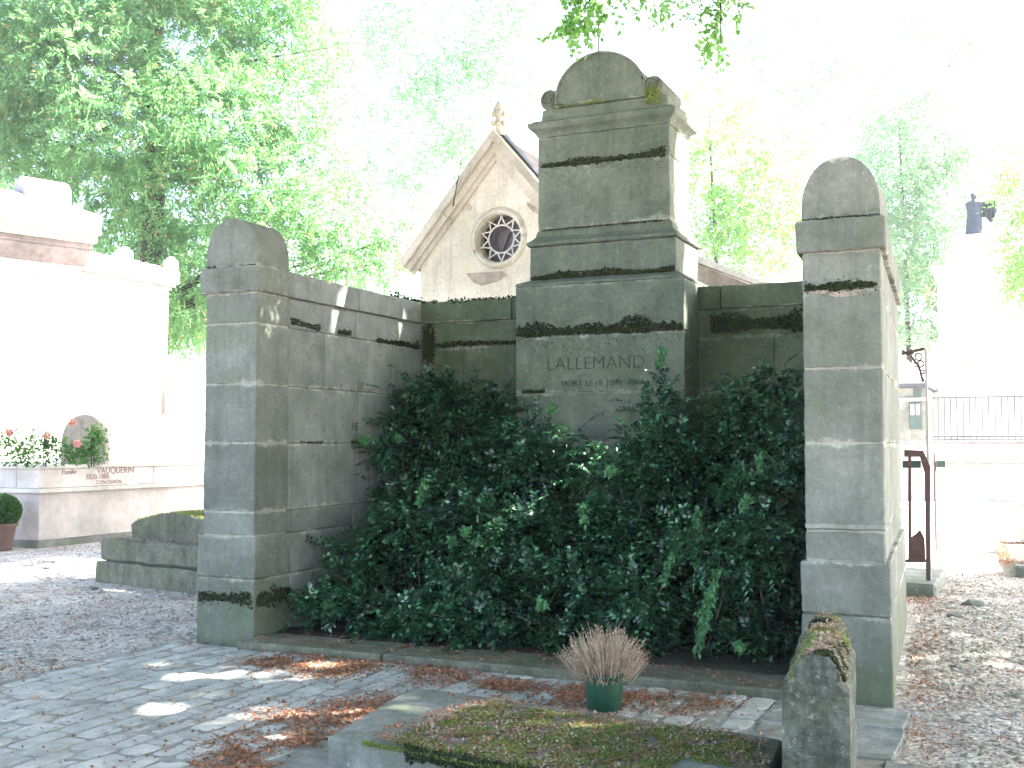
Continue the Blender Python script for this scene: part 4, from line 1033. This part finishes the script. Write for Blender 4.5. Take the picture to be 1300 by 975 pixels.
a_ = at(1292, 640, 18.3); box('shaft', hb, a_.x, a_.x + .35, 18.2, 18.5, .13, a_.z, M['pink'], bev=.02, wob=.004, cell=.1)
box('cap', hb, a_.x - .02, a_.x + .37, 18.18, 18.52, a_.z + .002, a_.z + .06, M['pink'], bev=.02, wob=.004)

# far terrace with railing
DT = 34.0
def fx(px, Y): return at(px, 560, Y).x
ter = thing('terrace_wall', (fx(1240, DT), DT, 0), 'long white terrace wall at the far end of the path', 'wall')
zt = at(1240, 560, DT).z
xa, xb = fx(1100, DT), 9.0
box('wall', ter, xa, xb, DT, DT + .5, -.1, at(1240, 592, DT).z, M['white'], bev=.01, wob=0)
box('ledge', ter, xa, xb, DT - .12, DT + .5, at(1240, 592, DT).z + .002, at(1240, 589, DT).z + .02, M['brownstone'], bev=.01, wob=0)
box('upper_course', ter, xa, xb, DT + .06, DT + .5, at(1240, 589, DT).z + .022, zt - .08, M['white'], bev=.01, wob=0)
box('coping', ter, xa, xb, DT, DT + .6, zt - .078, zt, M['frieze'], bev=.01, wob=0)
rl = thing('iron_railing', (fx(1240, DT), DT + .3, zt), 'low iron railing with thin bars on the terrace wall', 'railing')
zr = at(1240, 503, DT).z; ra, rb_ = fx(1183, DT), fx(1340, DT)
tube('top_rail', rl, [([(ra, DT + .3, zr), (rb_, DT + .3, zr)], [.035, .035])], M['iron'], 6)
tube('bottom_rail', rl, [([(ra, DT + .3, zt + .14), (rb_, DT + .3, zt + .14)], [.03, .03])], M['iron'], 6)
tube('bottom_rail', rl, [([(ra, DT + .3, zt + .05), (rb_, DT + .3, zt + .05)], [.02, .02])], M['iron'], 6)
V, F = tubes([([(0, 0, zt), (0, 0, zr)], [.017, .017])], 5); base = arr('bar', V, F, M['iron'], rl, world=True)
nb = 20
for k in range(nb):
    o = base if k == 0 else base.copy()
    if k: COL.objects.link(o)
    o.location = (ra + (rb_ - ra) * k / (nb - 1), DT + .3, 0)

# big white monument with bronze figure
DM = 42.0
def mx(px): return at(px, 500, DM).x
def mz(py): return at(1240, py, DM).z
pm = thing('stone_monument', (mx(1245), DM, 0), 'massive white stone monument beyond the railing carrying a bronze statue', 'monument')
for nm, x0, x1, z0, z1, d0, m in (('base', 1182, 1330, 560, 462, 0, 'white'), ('base_ledge', 1180, 1334, 461.7, 452, -.25, 'white'), ('body', 1190, 1322, 451.7, 445, .15, 'pink'), ('body', 1192, 1320, 444.7, 345, .3, 'white'),
        ('cornice', 1186, 1326, 344.7, 334, .05, 'white'), ('upper_step', 1205, 1300, 333.7, 318, .8, 'white'), ('pedestal', 1222, 1284, 317.7, 296, 1.0, 'white'), ('pedestal_cap', 1219, 1287, 295.7, 291, .9, 'lead')):
    box(nm, pm, mx(x0), mx(x1), DM + d0, DM + 7 - d0, mz(z0) if z0 < 560 else 0, mz(z1), M[m], bev=.03, wob=0)
zs = mz(290.5) ; stt = thing('statue', (mx(1250), DM + 2.5, zs), 'dark bronze robed figure with outstretched arm on the white monument', 'statue')
sc_ = (mz(228) - zs) * 1.04; X0 = mx(1247)
def loft(nm, rings, mat, par, folds=0, seg=28):
    b = bmesh.new(); rs = []
    for (x, y, z, rx, ry) in rings:
        r = []
        for k in range(seg):
            a = 2 * math.pi * k / seg; f = 1 + folds * math.sin(a * 9 + z * 2) * (.6 + .4 * math.sin(z * 5 + a))
            r.append(b.verts.new((x + rx * math.cos(a) * f, y + ry * math.sin(a) * f, z)))
        rs.append(r)
    for r0, r1 in zip(rs, rs[1:]):
        for k in range(seg): b.faces.new((r0[k], r0[(k + 1) % seg], r1[(k + 1) % seg], r1[k]))
    b.faces.new(rs[0]); b.faces.new(rs[-1]); return bmo(nm, b, mat, par)
h = sc_; yy = DM + 2.5
body = loft('body', [(X0 - .12 * h, yy, zs + z * h, rx * h * (1.3 if z < .8 else 1), ry * h * 1.2) for z, rx, ry in ((.0, .17, .15), (.04, .16, .14), (.25, .13, .12), (.45, .12, .11), (.55, .105, .09), (.68, .12, .09), (.78, .13, .085), (.82, .10, .07), (.845, .045, .045), (.865, .042, .045), (.89, .062, .07), (.94, .070, .082), (.98, .055, .065), (1.0, .02, .02))], M['bronze'], stt, .05)
b = bmesh.new(); bmesh.ops.create_cone(b, segments=10, radius1=.05 * h, radius2=.032 * h, depth=.36 * h, cap_ends=True, matrix=Matrix.Translation((X0 + .12 * h, yy, zs + .77 * h)) @ Matrix.Rotation(R(82), 4, 'Y'))
bmo('arm', b, M['bronze'], stt)
lines = []
hand = Vector((X0 + .30 * h, yy, zs + .80 * h))
for k in range(5): lines.append(([hand, hand + Vector((.05 * h, (k - 2) * .012 * h, .01 * h * (2 - abs(k - 2)))), hand + Vector((.085 * h, (k - 2) * .018 * h, -.01 * h))], [.013 * h, .010 * h, .007 * h]))
tube('hand', stt, lines, M['bronze'], 5)
b = bmesh.new(); g = []
for i in range(15):
    u = i / 14; r = []
    for j in range(7):
        v = j / 6; x = X0 - .02 * h + .34 * h * u; z = zs + h * (.76 - v * (.42 - .16 * u - .1 * math.sin(u * 7))); r.append(b.verts.new((x, yy - .02 * h + .035 * h * math.sin(u * 26 + v), z)))
    g.append(r)
for i in range(14):
    for j in range(6): b.faces.new((g[i][j], g[i + 1][j], g[i + 1][j + 1], g[i][j + 1]))
bmesh.ops.solidify(b, geom=b.faces[:], thickness=.03)
bmo('drapery', b, M['bronze'], stt)
loft('plinth', [(X0 - .02 * h, yy, zs + .0, .40 * h, .25 * h), (X0 - .02 * h, yy, zs + .03 * h, .40 * h, .25 * h)], M['bronze'], stt)

# far dark doorway chapel left of it
DC = 38.0
fc = thing('small_chapel', (at(1160, 560, DC).x, DC, 0), 'small grey chapel with green door, seen through the iron gate', 'chapel')
def cx(px): return at(px, 520, DC).x
def cz(py): return at(1163, py, DC).z
box('wall', fc, cx(1120), cx(1176), DC, DC + 4, 0, cz(492), M['slab'], bev=.02, wob=0)
box('cornice', fc, cx(1118), cx(1181), DC - .3, DC + 4, cz(491.6), cz(487), M['iron'], bev=.02, wob=0)
box('cornice', fc, cx(1120), cx(1178), DC - .1, DC + 4, cz(509), cz(505), M['lead'], bev=.02, wob=0)
prism('gable', fc, [(cx(1120), cz(486.7)), (cx(1180), cz(486.7)), (cx(1150), cz(455))], 1, DC, DC + 4, M['white'])
dr = box('door', fc, cx(1154), cx(1170), DC - .06, DC - .003, cz(545), cz(511), M['greenpaint'], bev=.01, wob=0)
for a_, c_ in ((1156, 1161), (1163, 1168)): box('door_pane', dr, cx(a_), cx(c_), DC - .09, DC - .063, cz(527), cz(513), M['lead'], bev=.01, wob=0)
box('window', fc, cx(1160), cx(1170), DC - .05, DC - .003, cz(503), cz(494), M['greenpaint'], bev=.01, wob=0)
bc = thing('tiled_house', (at(1170, 400, 55).x, 55, 0), 'distant white house with red tiled roof, left of the white monument', 'house')
def b5(px, py): q = at(px, py, 55); return q
a_, b_ = b5(1140, 440), b5(1196, 440)
box('wall', bc, a_.x, b_.x, 55, 60, 0, b5(1170, 412).z, M['white'], bev=.02, wob=0)
prism('roof', bc, [(a_.x - .4, b5(0, 412).z + .01), (b_.x + .4, b5(0, 412).z + .01), (b_.x + .1, b5(0, 404).z), (b5(1180, 390).x, b5(1170, 392).z), (a_.x, b5(0, 396).z)], 1, 54.6, 60.4, M['rooftile'])

# ------------------------------------------------------------------ trees
def tree(label, base, trunk, tr, lumps, per_m2, mat, name='tree', kleaf=9, L=.09, Wd=.05, Ln=(.25, .5), droop=.25, pinnate=False, clip=None, limbs=3, group=None, barkmat='bark', inner=.6, up=.1, spread=1.0, holes=None, thin=1.0):
    t = thing(name, base, label, 'tree', group)
    trunk = [Vector(p) for p in trunk]; lines = [(trunk, list(np.linspace(tr[0], tr[1], len(trunk))))]
    for (x, y, z, r) in lumps:
        c = Vector((x, y, z)); s = min(trunk, key=lambda p: (p - (c - Vector((0, 0, .35 * abs((p - c).length))))).length)
        dist = (c - s).length
        if dist < .3: continue
        mid = s.lerp(c, .5) + Vector((random.uniform(-1, 1), random.uniform(-1, 1), random.uniform(.0, .8))) * dist * .08
        r0 = min(tr[0] * .3, .009 * dist + .02) * thin; q1 = s.lerp(mid, .5) + Vector(rv(1)[0]) * dist * .03
        lines.append(([s, q1, mid, c], [r0, r0 * .8, r0 * .55, r0 * .25]))
        rr = r if not hasattr(r, '__len__') else sum(r) / 3
        for _ in range(limbs):
            d = Vector(rv(1)[0]); st_ = mid.lerp(c, random.random()); e = st_ + d * rr * .9
            lines.append(([st_, st_.lerp(e, .5) + Vector(rv(1)[0]) * rr * .08, e], [r0 * .3, r0 * .2, r0 * .06]))
    tube('trunk', t, lines, M[barkmat], 7)
    O, D = lump_twigs(lumps, per_m2, inner, up)
    if clip is not None: k = clip(O); O, D = O[k], D[k]
    V = spray_leaves(O, D, rng.uniform(Ln[0], Ln[1], len(O)), kleaf, L, Wd, up=.7, droop=droop, spread=spread)
    if holes:
        q = V.reshape(-1, 4, 3); c = q.mean(1); keep = np.ones(len(c), bool); S_ = np.array(SUN)
        for p, hr in holes:
            w = c - np.array(p); pr_ = w - (w @ S_)[:, None] * S_; keep &= np.linalg.norm(pr_, axis=1) > hr
        V = q[keep].reshape(-1, 3)
    arr('crown', V, quadF(len(V) // 4), M[mat], t)
    return t
def LP(px, py, d, r): p = atd(px, py, d); return (p.x, p.y, p.z, r)

# feathery tree at left
lumps = []
spec = [(190, -60, 27, 2.6), (60, -20, 26, 2.4), (320, -40, 27, 2.2), (20, 90, 27, 2.0), (110, 80, 26, 2.0), (230, 60, 27, 2.0), (330, 40, 28, 1.7), (60, 170, 28, 1.8), (170, 170, 26, 1.9), (270, 150, 26, 1.8),
        (355, 130, 27, 1.4), (120, 250, 28, 1.7), (220, 250, 27, 1.7), (310, 230, 26, 1.5), (385, 200, 27, 1.1), (400, 270, 26, 1.2), (340, 310, 26, 1.3), (250, 330, 28, 1.5), (180, 330, 29, 1.5), (440, 320, 26, 1.0), (480, 335, 26, .75), (-30, 20, 26, 2.2), (-40, 150, 27, 2.0), (10, 210, 30, 1.6), (230, 395, 30, 1.2), (240, 372, 26, 1.2), (212, 405, 27, 1.0), (255, 400, 27, .8), (455, 250, 27, .6), (430, 370, 27, .7), (420, 60, 27, .6), (500, 300, 26, .45)]
lumps = [LP(s[0], s[1], s[2] * 1.25, (s[3] * 1.22, s[3] * 1.22, s[3] * .76)) for s in spec]
tb = atd(190, 597, 34)
tree('large feathery leaved tree with dark trunk behind the white mausoleums', (tb.x, tb.y, 0), [(tb.x, tb.y, -.2), tuple(atd(188, 400, 34)), tuple(atd(196, 230, 34)), tuple(atd(188, 120, 34)), tuple(atd(200, 0, 34)), tuple(atd(215, -120, 34))], (.42, .16), lumps, 13, 'ash', kleaf=16, L=.18, Wd=.055, Ln=(.42, .8), droop=.35, limbs=4, spread=1.1)

# shade tree over the foreground, trunk off to the right
def above(O):        # drooping boughs stay out of the opening the photo looks through
    P = O - np.array(CAMP); d = P @ np.array(FW); y = 487.5 - FPX * (P @ np.array(UP)) / np.maximum(d, .1); x = 650 + FPX * (P @ np.array(RT)) / np.maximum(d, .1)
    return (d < .5) | (y < -14 - 60 * (x < 640)) | (x > 1330) | (x < -60)
lumps = []
for gx in np.arange(-13.5, 10.5, 2.1):
    for gy in np.arange(-9.0, 16, 2.1):
        hh = 8.2 + max(0, (gy - 9)) * .38 + random.uniform(-.6, .8)
        if gx < -7.5 and gy < 6: continue
        if (gx + .5) ** 2 / 165 + (gy - 5) ** 2 / 150 < 1: lumps.append((gx + random.uniform(-.6, .6), gy + random.uniform(-.6, .6), hh, (1.45, 1.45, .85)))
for _ in range(26): lumps.append((random.uniform(-8, 7), random.uniform(-4, 13), random.uniform(10.8, 13), (1.8, 1.8, 1.1)))
for gx in (-9, -6.9, -4.8, -2.7):
    for gy in (14.5, 16.6, 18.7): lumps.append((gx, gy, 11.3 + random.uniform(-.3, .8), (1.5, 1.5, .9)))
drops = [LP(735, 12, 9.5, (.16, .2, .20)), LP(762, -8, 9.5, (.24, .2, .18)), LP(718, 40, 9.5, (.13, .1, .10)), LP(830, 0, 10, (.16, .15, .10)), LP(895, 25, 9.5, (.09, .1, .16)), LP(910, 52, 9.5, (.09, .1, .12)), LP(925, 10, 9.5, (.16, .15, .08)), LP(740, 25, 9.3, (.1, .1, .12))]
GAPS = [((-2.71, 10.36 + .05 * math.sin(z * 7), z), .27) for z in (2.9, 3.3, 3.7, 4.1, 4.5)] + [((-5.6, 7.6, 2.72), .16), ((-5.6, 8.72, 2.86), .17), ((-5.6, 9.25, 2.9), .13), ((-5.6, 9.3, 2.15), .12),
        ((-4.95, 6.3, 0), .14), ((-5.2, 6.15, 0), .12), ((-4.75, 5.3, 0), .13), ((-4.6, 6.8, 0), .12), ((-8.2, 8.3, 0), .14), ((-9.5, 10.2, 0), .2), ((-11.0, 9.7, 0), .25), ((-3.9, 8.2, .8), .16), ((-3.75, 9.1, 1.6), .14)]  # crown leaves cut away along sun lines to place the sun patches
for gx in (-5.2, -3.4, -1.6):
    for gy in (18.4, 20.4, 22.4): lumps.append((gx, gy, 11.9 + random.uniform(-.2, .6), (1.3, 1.3, .8)))
PLUG = [((-5.62, 8.12, zz), 7.6 + zz) for zz in (.55, .85, 1.15, 1.45)]  # extra unseen crown clumps added to block a sun streak on the left wall
for (a_, b_, c_), h_ in PLUG: k_ = (9.0 - c_) / .86; lumps.append((a_ + .80 * k_, b_ + .42 * k_, 9.0, (.55, .55, .45)))
for gx in (4, 6, 8, 10):
    for gy in (12.5, 14.6, 16.7, 18.5): lumps.append((gx, gy, 8.8 + random.uniform(-.4, .8), (1.4, 1.4, .9)))
t = tree('broad shade tree overhanging the monument from the right of the path', (5.6, 8.2, 0), [(5.6, 8.2, -.2), (5.4, 8.3, 3.5), (4.6, 8.3, 6.5), (3.2, 8.4, 8.2), (.8, 8.5, 9.6), (-2, 8.4, 10.2), (-4.5, 7, 10.0), (-6.5, 4, 10.2)], (.45, .12), lumps, 15, 'canopy', kleaf=9, L=.18, Wd=.125, Ln=(.35, .6), droop=.3, clip=above, limbs=1, inner=.9, holes=GAPS)
O, D = lump_twigs(drops, 80, .9, -.4)
V = spray_leaves(O, D, rng.uniform(.08, .16, len(O)), 6, .070, .042, droop=.5); arr('hanging_leaves', V, quadF(len(V) // 4), M['lime'], t)
for tw in ([([tuple(atd(800, -120, 9.8)), tuple(atd(762, -20, 9.5)), tuple(atd(725, 35, 9.5))], [.02, .01, .004]), ([tuple(atd(960, -120, 9.8)), tuple(atd(915, 0, 9.5)), tuple(atd(915, 55, 9.5))], [.02, .01, .004])]): tube('hanging_twig', t, [tw], M['bark'], 5)

# pale trees far behind
G_ = 'sunlit trees beyond the tombs'
def fartree(label, px, d, tops, den=9, mat='pale', L=.17):
    b_ = atd(px, 560, d); lumps = [LP(x, y, d + dz, (r, r, r * .8)) for x, y, dz, r in tops]
    top = min(tops, key=lambda q: q[1]); c = atd(top[0], top[1], d)
    tree(label, (b_.x, b_.y, 0), [(b_.x, b_.y, -.2), tuple(Vector((b_.x, b_.y, 0)).lerp(c, .35)), tuple(Vector((b_.x, b_.y, 0)).lerp(c, .7)), tuple(c)], (.15, .03), lumps, den, mat, kleaf=9, L=L, Wd=L * .6, Ln=(.4, .8), limbs=0, group=G_, thin=.4)
fartree('tall sparse pale tree rising behind the gabled chapel', 760, 42, [(760, -60, 0, 2), (560, 30, 0, 3), (480, 90, 1, 2.6), (600, 130, 0, 2.4), (520, 170, 0, 2.4), (450, 20, 0, 2.4), (650, 60, 0, 2.4), (570, 230, 1, 2), (490, 250, 0, 1.8), (640, -40, 0, 3), (620, 200, 2, 2)], 4.5)
fartree('pale green tree directly right of the stele', 925, 38, [(920, 215, 0, 1.8), (960, 260, 0, 1.7), (900, 280, 0, 1.5), (950, 310, 0, 1.6), (990, 300, 0, 1.3), (900, 150, 0, 1.4), (985, 210, 0, 1.2), (890, 330, 0, 1.3)], 7, 'lime')
fartree('bluish green tree between the right pier and the bronze statue', 1160, 46, [(1160, 180, 0, 2.6), (1210, 160, 0, 2.4), (1130, 240, 0, 2.2), (1180, 260, 0, 2.4), (1210, 230, 0, 2), (1150, 320, 0, 2.2), (1185, 330, 0, 1.8), (1160, 385, 0, 1.8), (1110, 300, 0, 1.8), (1140, 120, 0, 2), (1165, 410, 0, 1.3)], 8)
fartree('high pale tree at the upper right of the view', 1100, 58, [(1010, 60, 0, 3.4), (1100, 40, 0, 3.6), (1190, 60, 0, 3.4), (1060, 140, 0, 3), (1260, 90, 0, 3.2), (1280, 160, 0, 2.6), (1000, 160, 0, 2.8), (960, 20, 0, 3), (920, 90, 0, 3), (1150, 110, 0, 3), (1220, 10, 0, 3)], 5)
fartree('bright yellow green tree at the right edge beside the statue', 1330, 30, [(1312, 250, 0, .8), (1315, 300, 0, .8), (1300, 335, 0, .5), (1325, 220, 0, 1), (1306, 352, 0, .5), (1340, 350, 0, 1)], 16, 'lime', .13)

# ------------------------------------------------------------------ air
hz = bpy.data.materials.new('haze'); hz.use_nodes = True; ht = hz.node_tree; ht.nodes.remove(ht.nodes['Principled BSDF'])
pv = ht.nodes.new('ShaderNodeVolumePrincipled'); pv.inputs['Density'].default_value = .0011; pv.inputs['Color'].default_value = (.96, .98, 1, 1); pv.inputs['Anisotropy'].default_value = .3
ht.links.new(pv.outputs[0], ht.nodes['Material Output'].inputs['Volume'])
hb_ = bmesh.new(); bmesh.ops.create_cube(hb_, size=1); bmesh.ops.transform(hb_, matrix=Matrix.Translation((0, 0, 11.5)) @ Matrix.Diagonal((3100, 3100, 25.0, 1)), verts=hb_.verts)
bmo('haze', hb_, hz)['kind'] = 'stuff'
